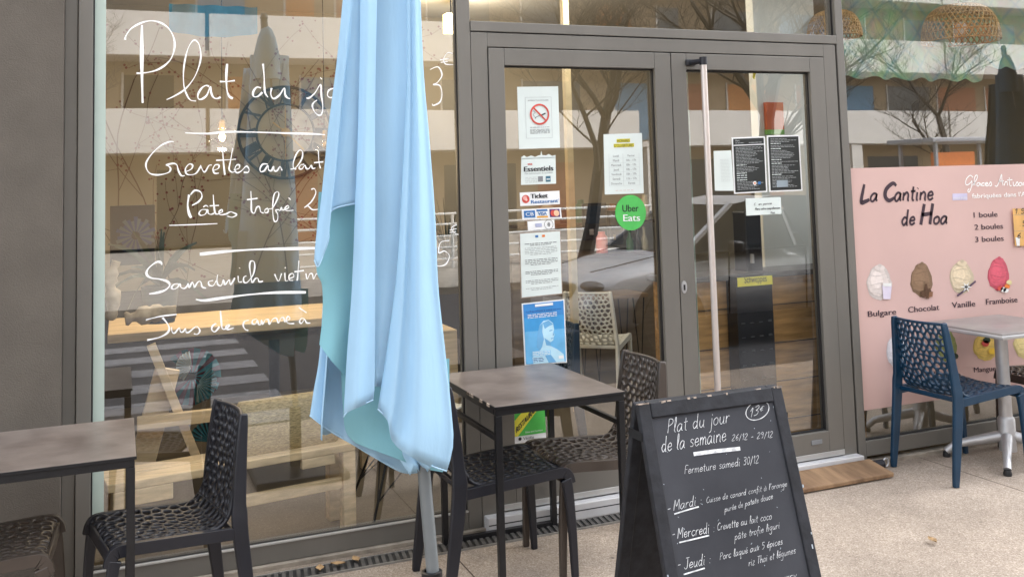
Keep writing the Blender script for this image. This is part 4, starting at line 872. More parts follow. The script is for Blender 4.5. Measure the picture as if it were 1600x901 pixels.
LV = [('small yellowed leaf lying alone on the open pavement',(1457,845)),('curled dry leaf on the drain nearest the parasol',(556,875)),('broad dry leaf on the drain, middle of three',(528,882)),('pale dry leaf flat on the drain, furthest left',(500,889))]
for lab, (px, py) in LV:
    p = G(px, py, .012); mb = MB(); a0 = rr.uniform(0,3); pts = []
    for t, w in ((0,.002),(.25,.012),(.5,.018),(.75,.012),(1,.001)):
        for sgn in (-1, 0, 1): pts.append((p.x+(t-.5)*.06*math.cos(a0)-sgn*w*math.sin(a0), p.y+(t-.5)*.06*math.sin(a0)+sgn*w*math.cos(a0), p.z+.004+abs(sgn)*.006+.008*(t-.5)**2))
    mb.mesh(pts, [(i*3+j, i*3+j+1, i*3+j+4, i*3+j+3) for i in range(4) for j in (0,1)], m_dry); mb.build('dry_leaf', None, lab, 'leaf', 'dry leaves on the drain', smooth=60)

# ------------------------------------------------------------------ interior shell
YB = 3.7
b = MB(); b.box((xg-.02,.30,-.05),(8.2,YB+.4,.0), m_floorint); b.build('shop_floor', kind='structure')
b = MB(); b.box((xg-.3,.12,TOP+.0),(8.2,YB+.3,TOP+.045), m_ceil); b.build('shop_ceiling', kind='structure')
# papered back wall with blossom branches printed on it
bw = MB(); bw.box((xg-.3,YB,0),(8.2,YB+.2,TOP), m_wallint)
bw.box((xg-.3,YB-.03,0),(2.75,YB-.004,.86), M('dark_shade_panel',(.055,.047,.042),.6,0,.2,4))  # added dark panel, painted shade for the gloom low on the wall
m_br = M('branch_print',(.12,.075,.05),.8); m_bud = M('blossom_print',(.15,.045,.04),.8)
rr = random.Random(21)
def branch(x, z, a, L, w, d):
    pts = [(x, z)]; n = 5
    for i in range(n):
        a += rr.uniform(-.30,.30); x += L/n*math.sin(a); z += L/n*math.cos(a); pts.append((x, z))
        if d > 0 and rr.random() < .75: branch(x, z, a+rr.choice((-1,1))*rr.uniform(.4,.95), L*rr.uniform(.40,.62), w*.6, d-1)
        if d <= 1:
            for _ in range(2):
                bx, bz, s = x+rr.uniform(-.035,.035), z+rr.uniform(-.035,.035), rr.uniform(.006,.012)
                if xg-.2 < bx < 2.6 and .1 < bz < TOP-.05: bw.mesh([(bx+s*math.cos(t*1.26),YB-.006-.0005*rr.random(),bz+s*math.sin(t*1.26)) for t in range(5)], [(0,1,2,3,4)], m_bud)
    pts = [p for p in pts if xg-.2 < p[0] < 2.6 and p[1] < TOP-.05]
    if len(pts) > 2: bw.ribbon([(px,YB-.003-.002*rr.random(),pz) for px, pz in catmull(pts,4)], w, m_br, GN)
for x0 in (.05,.45,.85,1.2,1.55,2.0): branch(x0+rr.uniform(-.06,.06), rr.uniform(.1,.4), rr.uniform(-.12,.12), rr.uniform(1.9,2.5), .009, 2)
bw.build('back_wall', None, 'cream wallpapered back wall printed with dark blossom branches', 'wall')
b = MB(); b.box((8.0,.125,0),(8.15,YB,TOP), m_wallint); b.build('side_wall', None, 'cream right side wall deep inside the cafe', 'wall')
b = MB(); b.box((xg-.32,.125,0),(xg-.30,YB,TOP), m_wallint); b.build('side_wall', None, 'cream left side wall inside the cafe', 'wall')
b = MB(); b.box((X(144.5,400,GY)+.001,GY-.0022,.25),(X(164,400,GY),GY-.0008,TOP-.07), M('mint_film',(.50,.60,.54),.45,0,.06,2)); b.build('film_strip', win)
# white partition and column behind the right door
p0, p1 = F(1190,300,.55), F(1274,300,.55); b = MB(); b.box((p0.x,.55,0),(p1.x+.06,.62,TOP), m_wallwhite); b.build('partition_wall', None, 'white partition wall behind the right door', 'wall')
p0 = F(889,300,1.9); b = MB(); b.box((p0.x,1.9,0),(p0.x+.045,1.95,TOP), M('pale_post',(.62,.52,.33),.6)); b.build('wooden_post', None, 'slim pale wooden post seen through the left door', 'post')

def at(px, py, y): return F(px, py, y)
# wall clock
c = at(446,207,YB-.05); rc = 69/1500*(F(446,207,YB)-EYE).length*1.0
ck = thing('wall_clock', 'large round black skeleton clock with roman numerals on wallpaper', 'clock', (c.x,YB-.05,c.z))
b = MB()
for r0, w in ((rc,.026),(rc*.62,.020)): b.tube([(c.x+r0*math.cos(2*math.pi*i/48),YB-.05,c.z+r0*math.sin(2*math.pi*i/48)) for i in range(49)], w*.5, m_iron, 6, cap=False)
b.build('ring', ck)
b = MB(); ROM = ['XII','I','II','III','IIII','V','VI','VII','VIII','IX','X','XI']; WD = {'I':.055,'V':.13,'X':.13}
for i, s_ in enumerate(ROM):
    an = i*math.pi/6; er, et = Vector((math.sin(an),0,math.cos(an))), Vector((math.cos(an),0,-math.sin(an))); W0 = sum(WD[q] for q in s_)*rc; x = -W0/2
    def pt(tx, r_): return Vector((c.x,YB-.052,c.z)) + er*(r_*rc) + et*tx
    for q in s_:
        w_ = WD[q]*rc
        if q == 'I': b.bar(pt(x+w_/2,.64), pt(x+w_/2,.97), .006, .028*rc/.31*.9, m_iron, up=et, bev=0)
        elif q == 'V': b.bar(pt(x+.1*w_,.97), pt(x+w_/2,.64), .006, .020, m_iron, up=et, bev=0); b.bar(pt(x+.9*w_,.97), pt(x+w_/2,.64), .007, .012, m_iron, up=et, bev=0)
        else: b.bar(pt(x+.1*w_,.97), pt(x+.9*w_,.64), .006, .020, m_iron, up=et, bev=0); b.bar(pt(x+.9*w_,.97), pt(x+.1*w_,.64), .007, .012, m_iron, up=et, bev=0)
        x += w_
b.build('numerals', ck)
b = MB()
for an, L, w in ((0,rc*.62,.007),(math.pi,rc*.62,.007),(math.pi/2,rc*.62,.007),(-math.pi/2,rc*.62,.007)): b.bar((c.x,YB-.05,c.z),(c.x+L*math.sin(an),YB-.05,c.z+L*math.cos(an)), .006, w, m_brass)
b.build('spokes', ck)
for L, an in ((rc*.55,2.35),(rc*.35,-.9)):
    b = MB(); b.bar((c.x,YB-.066,c.z),(c.x+L*math.sin(an),YB-.066,c.z+L*math.cos(an)), .004, .012, m_brass); b.build('hand', ck)
b = MB(); b.tube([(c.x,YB-.072,c.z),(c.x,YB-.045,c.z)], rc*.10, m_brass, 20); b.build('hub', ck)

# pendant bulbs
def pendant(px, py, y, label, e, lit=True):
    p = at(px, py, y); r = thing('pendant_lamp', label, 'lamp', (p.x,p.y,p.z), 0, 'pendant globe lamps')
    b = MB(); b.tube([(p.x,p.y,p.z+.10),(p.x,p.y,TOP)], .003, m_gasket, 6); b.build('cord', r)
    b = MB(); b.lathe([(.0001,.10),(.016,.095),(.018,.04),(.014,.035)], (p.x,p.y,p.z), m_brass, 14); b.build('socket', r, smooth=40)
    b = MB(); b.sphere(p, .088, m_clear, 14); b.build('globe', r, smooth=180)
    b = MB(); b.sphere((p.x,p.y,p.z-.005), .017, m_bulb if lit else m_brass, 8, (1,1,1.5)); b.build('bulb', r, smooth=180)
    if not lit: return
    l = bpy.data.lights.new('bulb_light','POINT'); l.energy = e; l.color = (1,.74,.45); l.shadow_soft_size = .05
    o = bpy.data.objects.new('bulb_light', l); COL.objects.link(o); o.parent = r; o.location = (0,0,-.12)
pendant(347,213,1.6,'lit pendant globe bulb hanging before the wallpaper', 40)
pendant(507,225,2.6,'unlit pendant globe half hidden behind the parasol', 0, False)
p = at(705,42,2.9); r = thing('ceiling_lamp', 'lit yellow box lamp high behind the window mullion', 'lamp', (p.x,p.y,p.z))
b = MB(); b.box((p.x-.05,p.y-.05,p.z-.05),(p.x+.05,p.y+.05,p.z+.10), M('warm_lamp_shade',(1,.8,.4),.5,emit=(1,.72,.30),es=9)); b.build('lamp_shade', r)
b = MB(); b.tube([(p.x,p.y,p.z+.10),(p.x,p.y,TOP)], .006, m_gasket, 6); b.build('cord', r)
l = bpy.data.lights.new('lamp_light','POINT'); l.energy = 40; l.color = (1,.88,.72); l.shadow_soft_size = .15; o = bpy.data.objects.new('lamp_light', l); COL.objects.link(o); o.parent = r; o.location = (0,-.12,-.15)

for lx, ly, ee, lab in ((.55,1.05,42,'added round fill lamp on the ceiling above the pine table'),(3.0,1.5,34,'added round fill lamp on the ceiling above the white perforated chair')):  # unseen lamps added to brighten the dark interior
    r = thing('added_ceiling_spot', lab, 'lamp', (lx,ly,TOP-.06), 0, 'added ceiling fill lamps'); b = MB(); b.lathe([(.12,.0),(.13,.055),(.0001,.055)], (lx,ly,TOP-.06), m_wallwhite, 24); b.build('housing', r, smooth=40)
    b = MB(); b.lathe([(.0001,-.004),(.115,-.004),(.119,.0)], (lx,ly,TOP-.06), M('fill_lamp_diffuser',(1,.9,.75),.5,emit=(1,.86,.66),es=6), 24); b.build('diffuser', r)
    l = bpy.data.lights.new('fill_light','POINT'); l.energy = ee; l.color = (1,.90,.76); l.shadow_soft_size = .12; o = bpy.data.objects.new('fill_light', l); COL.objects.link(o); o.parent = r; o.location = (0,0,-.14)
# blue cloth valance at top of the left window
p0, p1 = at(264,12,.9), at(402,17,.9); vs, fs = [], []; n = 30
for i in range(n+1):
    t = i/n; x = p0.x+(p1.x-p0.x)*t; zb = p0.z-.12-.025*abs(math.sin(t*math.pi*1.0))
    for z in (p0.z+.02, (p0.z+zb)/2, zb): vs.append((x,.9+.012*math.sin(t*22),z))
fs = [(i*3+j, (i+1)*3+j, (i+1)*3+j+1, i*3+j+1) for i in range(n) for j in (0,1)]
b = MB(); b.mesh(vs, fs, M('blue_cloth',(.03,.25,.40),.8)); b.build('blue_banner', None, 'short blue cloth hanging inside the top of the left window', 'cloth', smooth=60)

# picnic style wooden table and bench inside
tb = thing('wooden_table', 'pale pine trestle table behind the left window', 'table', (.6,1.2,0))
a0, a1 = at(168,523,1.15), at(640,485,1.15)
b = MB(); b.box((a0.x,1.15,a0.z-.045),(a1.x,1.85,a0.z), m_wood, .004); b.build('table_top', tb)
b = MB(); q0, q1 = at(214,661,.56), at(495,620,.56); b.bar(q0, (q1.x,q1.y,q0.z), .04, .055, m_wood); b.build('crossbar', tb)
for top, bot, w, y in (((236,538),(318,742),.040,.60),((262,575),(212,760),.11,.645)):
    b = MB(); b.bar(at(*top,y), at(*bot,y), .04, w, m_wood, up=(1,0,0)); b.build('leg', tb)
b = MB(); b.bar(at(560,500,1.3), at(575,742,1.3), .05, .07, m_wood, up=(1,0,0)); b.build('leg', tb)
bn = thing('wooden_bench', 'low pale pine bench just inside the left window', 'bench', (.6,.3,0))
rz = .20; e0, e1 = at(168,758,.16), at(556,693,.33); d = (e1-e0); d.z = 0; dn = d.normalized(); nrm = Vector((-dn.y,dn.x,0))
def bb(mb, s0, s1, t0, t1, z0, z1, m=m_wood):
    c = e0 + dn*((s0+s1)/2) + nrm*((t0+t1)/2); mb.box((-(s1-s0)/2,-(t1-t0)/2,-(z1-z0)/2),((s1-s0)/2,(t1-t0)/2,(z1-z0)/2), m, .004, Matrix((dn, nrm, Vector((0,0,1)))).transposed(), (c.x,c.y,(z0+z1)/2))
Lb = d.length; zs = e0.z
b = MB()
for t in (0,.13): bb(b, 0, Lb-.001, t, t+.12, zs-.035, zs)
b.build('seat', bn)
for s0 in (.02, Lb-.062):
    for t in (.0,.185): b = MB(); bb(b, s0, s0+.06, t, t+.06, 0, zs-.036); b.build('leg', bn)
b = MB(); bb(b, .081, Lb-.064, .01, .04, zs-.20, zs-.15); bb(b, .10, .26, .0, .03, zs-.10, zs-.036); bb(b, Lb-.26, Lb-.10, .0, .03, zs-.08, zs-.036); b.build('rail', bn)
# woven cushion on the bench
cA, cB = (Lb*.50, Lb*.97); mb = MB(); pts = []; n = 26
for i in range(n+1):
    t = i/n; s_ = cA+(cB-cA)*t; q = e0 + dn*s_ + nrm*.14; pts.append((q.x,q.y,zs+.085))
mb.tube(pts, [.086*(min(1, 6*min(i,n-i)/n+.55)) for i in range(n+1)], M('straw_weave',(.42,.33,.17),.9,0,.35,60,.9,120,stretch=(1,1,3)), 18, flat=1.7)
mb.build('straw_bolster', None, 'woven straw bolster lying on the pine bench', 'cushion', smooth=60)
# pleated paper fans, dark picture, driftwood, long leaved plant
def fan(px, py, y, rpx, a0, a1, label, mats, name='paper_fan'):
    c = at(px, py, y); rad_ = rpx/1500*(c-EYE).length; b = MB(); n = 22
    for i in range(n):
        t0, t1 = a0+(a1-a0)*i/n, a0+(a1-a0)*(i+1)/n; k = (-1)**i*.012
        b.face([(c.x+.12*rad_*math.cos(t0),c.y,c.z+.12*rad_*math.sin(t0)),(c.x+rad_*math.cos(t0),c.y+k,c.z+rad_*math.sin(t0)),(c.x+rad_*math.cos(t1),c.y-k,c.z+rad_*math.sin(t1)),(c.x+.12*rad_*math.cos(t1),c.y,c.z+.12*rad_*math.sin(t1))], mats[i % len(mats)])
    b.build(name, None, label, 'fan', 'pleated paper fans')
m_fd, m_fb, m_ft, m_fs, m_fr = M('dark_fan',(.03,.035,.045),.7), M('blue_fan',(.03,.06,.16),.7), M('teal_fan',(.02,.14,.16),.6), M('silver_fan',(.42,.50,.50),.4,.2), M('maroon_fan',(.10,.02,.035),.7)
pc = thing('dark_picture', 'dark square picture with blue pleated flower at left of window', 'picture', tuple(at(205,365,1.0)))
q0, q1 = at(172,322,1.0), at(242,412,1.0); b = MB(); b.box((q0.x,1.0,q1.z),(q1.x,1.03,q0.z), M('charcoal_panel',(.022,.024,.030),.6), .003); b.build('panel', pc)
b = MB(); cc = at(212,368,.995); b.v = []
for i in range(30):
    t0, t1 = 2*math.pi*i/30, 2*math.pi*(i+1)/30; rr_ = .085+.012*math.sin(i*2.1)
    b.face([(cc.x+.02*math.cos(t0),.985,cc.z+.02*math.sin(t0)),(cc.x+rr_*math.cos(t0),.99,cc.z+rr_*math.sin(t0)),(cc.x+rr_*math.cos(t1),.99,cc.z+rr_*math.sin(t1)),(cc.x+.02*math.cos(t1),.985,cc.z+.02*math.sin(t1))], m_fb if i % 2 else M('slate_fan',(.10,.12,.14),.6))
b.build('flower', pc)
fan(300,588,.95,40,-2.6,2.4,'large maroon pleated fan above the pine crossbar',[m_fr,m_ft])
fan(308,598,.91,27,-1.6,.9,'teal and silver pleated fan in front of the maroon fan',[m_fs,m_ft])
fan(300,572,.90,22,1.7,4.2,'pale silver half fan left of the teal fan',[m_fs,M('cream_fan',(.55,.50,.38),.6)])
fan(328,690,.85,30,.6,3.0,'dark teal pleated fan below the pine crossbar',[m_ft,m_fd])
def lump(pts, r, mat, name, label, cat, seed):
    rr = random.Random(seed); b = MB(); P = catmull(pts, 5); b.tube(P, [r*(.6+.6*rr.random()) * (.5+.5*math.sin(math.pi*(i+.6)/(len(P)+.2))) for i in range(len(P))], mat, 9); b.build(name, None, label, cat, smooth=70)
m_drift = M('driftwood',(.46,.36,.24),.85,0,.35,14,.6,60)
lump([at(172,500,.5),at(178,470,.5),at(172,440,.5),at(182,408,.5)], .034, m_drift, 'driftwood', 'upright pale driftwood piece at left edge of the window', 'driftwood', 1)
lump([at(195,498,.62),at(225,492,.62),at(250,488,.62),at(275,486,.62)], .045, m_drift, 'driftwood', 'pale driftwood log lying on the pine table', 'driftwood', 2)
def leafy(px, py, y, n, L, label, seed, droop=.5, w=.022, base=None):
    rr = random.Random(seed); p = at(px, py, y); r = thing('potted_plant', label, 'plant', tuple(p)); b = MB()
    for i in range(n):
        a = rr.uniform(0, 6.28); e = rr.uniform(.5,1.35); l = L*rr.uniform(.6,1.1); pts = []
        for k in range(6):
            t = k/5; rr_ = l*t*math.cos(e)*(1+.2*t); pts.append(Vector((p.x+rr_*math.cos(a), p.y+rr_*math.sin(a)*.7, p.z+.1+l*t*math.sin(e)-droop*l*t*t*math.cos(e))))
        b.ribbon(pts, [w*(.35+math.sin(math.pi*min(.98,k/5+.08)))*.7 for k in range(6)], m_leaf, (math.sin(a),-1,.6), False)
    b.build('foliage', r); b = MB(); b.lathe([(.0001,-.08),(.07,-.08),(.09,.10),(.075,.10),(.07,.06),(.0001,.06)], p, M('grey_pot',(.12,.13,.13),.6), 18); b.build('pot', r, smooth=40)
leafy(250,478,.95,17,.44,'potted plant with long strap leaves on the pine table',3,.95,.030)
leafy(700,430,2.4,70,.55,'bamboo like plant beside the window mullion',4,.6,.014)
# round dark pedestal table
p = at(428,520,1.9); r = thing('round_table', 'dark round pedestal table deep inside the left window', 'table', (p.x,p.y,0))
b = MB(); b.lathe([(.0001,-.02),(.33,-.02),(.33,.012),(.0001,.012)], (p.x,p.y,.74), m_darkwood, 30); b.build('table_top', r, smooth=40)
b = MB(); b.tube([(p.x,p.y,.02),(p.x,p.y,.72)], .032, m_iron, 14); b.lathe([(.24,0),(.24,.012),(.05,.035)], (p.x,p.y,0), m_iron, 24); b.build('column', r, smooth=40)
q0, q1 = at(684,517,1.5), at(716,582,1.5); r = MB(); r.box((q0.x-.25,1.5,q1.z),(q1.x,1.9,q0.z), m_wood, .006); 
r.box((q0.x-.25,1.51,0),(q0.x-.19,1.57,q1.z-.001), m_wood); r.box((q1.x-.06,1.51,0),(q1.x,1.57,q1.z-.001), m_wood); r.build('wooden_cabinet', None, 'low pine cabinet next to the white shell chair', 'cabinet')
# shell chair with wire base
p = at(640,770,.62); sc_ = thing('shell_chair', 'white shell chair on black wire legs behind the parasol', 'chair', (p.x,p.y,0))
b = MB(); vs, fs = [], []; n, m = 12, 12
for j in range(m+1):
    v = j/m
    for i in range(n+1):
        u = i/n*2-1; w = .23*(1-.25*max(0,v-.6)); yy = (.20-.42*min(1,v/.55)) if v < .55 else -.22-.06*(v-.55)/.45
        zz = .44-.03*math.sin(math.pi*min(1,v/.55)) if v < .55 else .44+.40*((v-.55)/.45)**.9
        vs.append((p.x + .0 + u*w, p.y - yy + .0 - .05*u*u, zz + .07*u*u*(1-.3*v)))
fs = [(j*(n+1)+i, j*(n+1)+i+1, (j+1)*(n+1)+i+1, (j+1)*(n+1)+i) for j in range(m) for i in range(n)]
b.mesh(vs, fs, m_white_pl); o = b.build('seat', sc_, smooth=80); md = o.modifiers.new('thickness','SOLIDIFY'); md.thickness = .008
for sx in (-1,1):
    for sy in (-1,1): b = MB(); b.tube([(p.x+sx*.10,p.y+sy*.10,.41),(p.x+sx*.24,p.y+sy*.22,0)], .0065, m_steel_b, 8); b.build('leg', sc_)
b = MB()
for (ax, ay), (bx_, by_) in (((-1,-1),(1,-1)),((-1,1),(1,1)),((-1,-1),(-1,1)),((1,-1),(1,1))):
    b.tube([(p.x+ax*.215,p.y+ay*.20,.08),(p.x+bx_*.11,p.y+by_*.11,.37)], .004, m_steel_b, 6); b.tube([(p.x+bx_*.215,p.y+by_*.20,.08),(p.x+ax*.11,p.y+ay*.11,.37)], .004, m_steel_b, 6)
b.build('wire_brace', sc_)
# chairs and table behind the doors
dup(chair, (3.24,2.18,0), rad(50), 'white perforated chair inside, seen through the left door', GRP, {m_black_pl: m_white_pl})
dup(chair, (F(890,600,.75).x-.27,.78,0), rad(185), 'petrol blue perforated chair inside, behind the blue poster', GRP, {m_black_pl: m_blue_pl})
q = at(925,464,2.7); r = thing('hairpin_table', 'small wooden table with thin black hairpin legs behind left door', 'table', (q.x+.2,2.85,0))
b = MB(); b.box((q.x-.02,2.68,q.z-.03),(q.x+.50,3.03,q.z), M('oak_top',(.26,.17,.09),.5,0,.25,5,stretch=(1,8,8)), .004); b.build('table_top', r)
for dx, dy in ((.05,2.72),(.05,2.98),(.43,2.72),(.43,2.98)):
    b = MB(); b.tube([(q.x+dx-.05,dy,q.z-.03),(q.x+dx,dy,.005),(q.x+dx+.05,dy,q.z-.03)], .006, m_steel_b, 8); b.build('leg', r)
# bar counter with fridge
kx0, kx1 = at(1112,480,.3).x, at(1290,480,.3).x
ct = thing('bar_counter', 'honey wood bar counter behind the right door', 'counter', ((kx0+kx1)/2,.42,0))
zc = at(1215,424,.26).z; b = MB(); b.box((kx0-.22,.30,.02),(kx1+.25,.545,zc-.03), m_wood2, .005)
for i, z in enumerate([zc*k for k in (.22,.42,.62,.82)]): b.box((kx0-.22,.294,z),(kx1+.25,.299,z+.006), m_darkwood)
b.build('front_panel', ct)
b = MB(); b.box((kx0-.26,.26,zc-.03),(kx1+.25,.545,zc), M('counter_top',(.10,.09,.08),.4), .005); b.build('worktop', ct)
fx0, fx1 = at(1150,500,.21).x, at(1206,500,.21).x; fz = at(1180,430,.21).z
fd = thing('drinks_fridge', 'low black drinks fridge with yellow Schweppes strip', 'fridge', ((fx0+fx1)/2,.25,0))
b = MB(); b.box((fx0,.19,.05),(fx1,.293,fz), M('fridge_black',(.008,.010,.014),.25), .006); b.build('body', fd)
b = MB(); z0 = at(1180,446,.183).z; b.box((fx0+.004,.182,z0),(fx1-.004,.188,fz-.004), m_yellow); vs_, fs_, w_ = font_mesh('Schweppes'); L_ = (fx1-fx0)*.62; k_ = L_/w_
b.mesh([(fx0+(fx1-fx0)*.19+x*k_, .179, z0+.018+y*k_*1.6) for x, y in vs_], fs_, m_ink); b.build('header_strip', fd)
b = MB(); rr = random.Random(8)
for sh in range(6):
    for i in range(4): xx = fx0+.03+(fx1-fx0-.06)*i/3.0; z = .42+sh*.075; b.box((xx-.012,.187,z),(xx+.012,.189,z+rr.uniform(.004,.012)), M('fridge_print',(.05,.055,.06)))
b.box((fx0+.01,.182,.16),(fx1-.05,.189,.36), M('crate_grey',(.045,.048,.052),.5,0,.3,20)); vs_, fs_, w_ = font_mesh('that'); k_ = .06/w_
b.mesh([(fx0+.02+x*k_, .1805, .19+y*k_*1.3) for x, y in vs_], fs_, m_paper)
for dx, dz, r_ in ((.035,.30,.018),(.055,.265,.012)): b.mesh([(fx0+dx+r_*math.cos(t*.5),.1805,dz+r_*math.sin(t*.5)) for t in range(13)], [tuple(range(13))], m_paper)
b.mesh([(fx1-.040,.1800,.10),(fx1-.012,.1800,.10),(fx1-.014,.1800,.30),(fx1-.022,.1800,.38),(fx1-.028,.1800,.38),(fx1-.037,.1800,.30)], [(0,1,2,3,4,5)], M('bottle_label',(.45,.48,.36),.5))
b.build('bottles_print', fd)
# things on the counter: dark espresso machine and till screens, crate, red canister
def simple(name, label, cat, px0, py0, px1, py1, y, dpt, mats):
    a, c = at(px0,py0,y), at(px1,py1,y); r = thing(name, label, cat, ((a.x+c.x)/2, y, c.z)); b = MB(); b.box((a.x,y,c.z),(c.x,y+dpt,a.z), mats[0], .008); bo = b.build('body', r)
    b = MB(); h, w = a.z-c.z, c.x-a.x; b.box((a.x+.08*w,y-.004,c.z+.45*h),(c.x-.08*w,y-.001,a.z-.08*h), mats[1]); b.box((a.x+.2*w,y-.02,c.z+.15*h),(a.x+.35*w,y,c.z+.3*h), mats[2], .002); b.build('front', r); return r
simple('coffee_machine','dark coffee machine on the bar beside the white partition','machine',1163,330,1193,424,.36,.12,[M('machine_dark',(.012,.012,.014),.3),M('machine_panel',(.03,.03,.035),.2),m_alu])
simple('till_screen','dark till screen on the rear counter behind left door','screen',912,318,950,374,3.25,.05,[M('screen_frame',(.012,.013,.018),.4),M('screen_blue',(.02,.035,.06),.15),m_alu])
simple('wine_cooler','dark glass cooler right of the till screen','cooler',952,330,975,382,3.25,.3,[M('machine_dark'),M('screen_blue'),m_brass])
p = at(941,395,3.15); b = MB(); b.lathe([(.0001,0),(.05,0),(.05,.13),(.03,.16),(.03,.18),(.0001,.18)], (p.x,p.y,p.z), red, 16); b.build('red_canister', None, 'small red canister on the rear counter', 'canister', smooth=40)
rc0, rc1 = at(800,405,3.1), at(1030,405,3.1); b = MB(); b.box((rc0.x,3.1,0),(rc1.x,3.6,rc0.z-.03), M('rear_counter_front',(.20,.15,.10),.6,0,.2,4,stretch=(1,6,6))); b.box((rc0.x-.02,3.07,rc0.z-.03),(rc1.x+.02,3.6,rc0.z+.005), m_darkwood, .004); b.build('rear_counter', None, 'dark topped service counter deep behind the left door', 'counter')
rr = random.Random(4)
for i, (px, lab, m) in enumerate(((985,'green glass bottle nearest the red canister',M('bottle_green',(.02,.10,.03),.15)),(997,'dark bottle on the rear counter, right of the green bottle',M('bottle_dark',(.015,.012,.012),.15)),(1008,'pale bottle on the rear counter, rightmost bottle',M('bottle_pale',(.35,.32,.22),.2)))):
    p = at(px,403,3.2); b = MB(); b.lathe([(.0001,0),(.034,0),(.034,.15),(.013,.20),(.013,.27),(.0001,.27)], p, m, 14); b.build('bottle', None, lab, 'bottle', 'bottles on the rear counter', smooth=40)
s0_, s1_ = at(800,352,3.6), at(1026,352,3.6); b = MB(); b.box((s0_.x,3.42,s0_.z-.025),(s1_.x,3.665,s0_.z), m_darkwood, .003); b.build('wall_shelf', None, 'dark wooden shelf on the wall above the rear counter', 'shelf')
rr = random.Random(14); SH = ['brown jar at the left end of the wall shelf','tall pale tin beside the brown jar on the wall shelf','squat black box on the wall shelf, left of the till screen','green tea tin on the wall shelf above the till screen','white cup stack on the wall shelf above the till screen','rust coloured tin on the wall shelf over the red canister','dark bottle on the wall shelf over the green bottle','cream jar at the right end of the wall shelf']
SCOL = [(.12,.06,.03),(.45,.42,.32),(.02,.02,.022),(.05,.12,.06),(.7,.7,.66),(.28,.10,.04),(.015,.02,.018),(.5,.44,.30)]
for i, lab in enumerate(SH):
    x = s0_.x+.15+(s1_.x-s0_.x-.3)*i/7; h = rr.uniform(.10,.24); w_ = rr.uniform(.035,.06); b = MB()
    b.lathe([(.0001,0),(w_,0),(w_,h*.75),(w_*.6,h*.86),(w_*.6,h),(.0001,h)], (x,3.54,s0_.z), M('shelf_jar%d' % i, SCOL[i], .35), 14); b.build('jar', None, lab, 'jar', 'jars and tins on the wall shelf', smooth=40)
q0, q1 = at(1197,160,.52), at(1226,210,.52); b = MB(); b.box((q0.x,.52,q1.z+.03),(q1.x,.547,q0.z), M('orange_box',(.72,.16,.06),.5)); b.box((q0.x,.52,q1.z),(q1.x,.547,q1.z+.029), M('lime_box',(.25,.55,.12),.5)); b.build('orange_panel', None, 'orange and green panel hung on the white partition', 'panel')
# patterned curtain valance and wicker shades behind the right window
def curtain_mat():
    m = bpy.data.materials.new('leaf_pattern_cloth'); m.use_nodes = True; nt = m.node_tree; bs = nt.nodes['Principled BSDF']; bs.inputs['Roughness'].default_value = .9; L = nt.links.new
    tc = nt.nodes.new('ShaderNodeTexCoord'); mp = nt.nodes.new('ShaderNodeMapping'); mp.inputs['Scale'].default_value = (6.2,1,6.2); mp.inputs['Rotation'].default_value = (0,rad(45),0); L(tc.outputs['Object'], mp.inputs[0])
    vo = nt.nodes.new('ShaderNodeTexVoronoi'); vo.inputs['Scale'].default_value = 1.0; vo.inputs['Randomness'].default_value = 0.0; vo.distance = 'CHEBYCHEV'; L(mp.outputs[0], vo.inputs['Vector'])
    rp = nt.nodes.new('ShaderNodeValToRGB'); e = rp.color_ramp.elements; e[0].position = .17; e[0].color = (.03,.24,.36,1); e[1].position = .21; e[1].color = (.27,.46,.33,1); x = e.new(.34); x.color = (.38,.50,.32,1); x = e.new(.5); x.color = (.20,.40,.34,1)
    L(vo.outputs['Distance'], rp.inputs[0]); nz = nt.nodes.new('ShaderNodeTexNoise'); nz.inputs['Scale'].default_value = 9; L(tc.outputs['Object'], nz.inputs['Vector'])
    mx = nt.nodes.new('ShaderNodeMix'); mx.data_type = 'RGBA'; mx.blend_type = 'OVERLAY'; mx.inputs[0].default_value = .5; L(rp.outputs[0], mx.inputs[6]); L(nz.outputs['Color'], mx.inputs[7]); L(mx.outputs[2], bs.inputs['Base Color']); return m
m_curt = curtain_mat()
vs, fs = [], []; c0, c1 = at(1318,0,.62), at(1640,0,.62); zb_ = at(1420,122,.62).z; n = 60
for i in range(n+1):
    t = i/n; x = c0.x-.04+(c1.x-c0.x+.04)*t; zz = zb_ + .012*math.sin(t*60) - .01*math.sin(t*math.pi) + (.09 if t > .64 else 0)
    for k in range(6): vs.append((x,.62+.018*math.sin(t*34+.4*k),zz+(TOP-zz)*k/5))
fs = [(i*6+j, (i+1)*6+j, (i+1)*6+j+1, i*6+j+1) for i in range(n) for j in range(5)]
b = MB(); b.mesh(vs, fs, m_curt); b.build('curtain', None, 'green patterned valance curtain behind the right window', 'curtain', smooth=70)
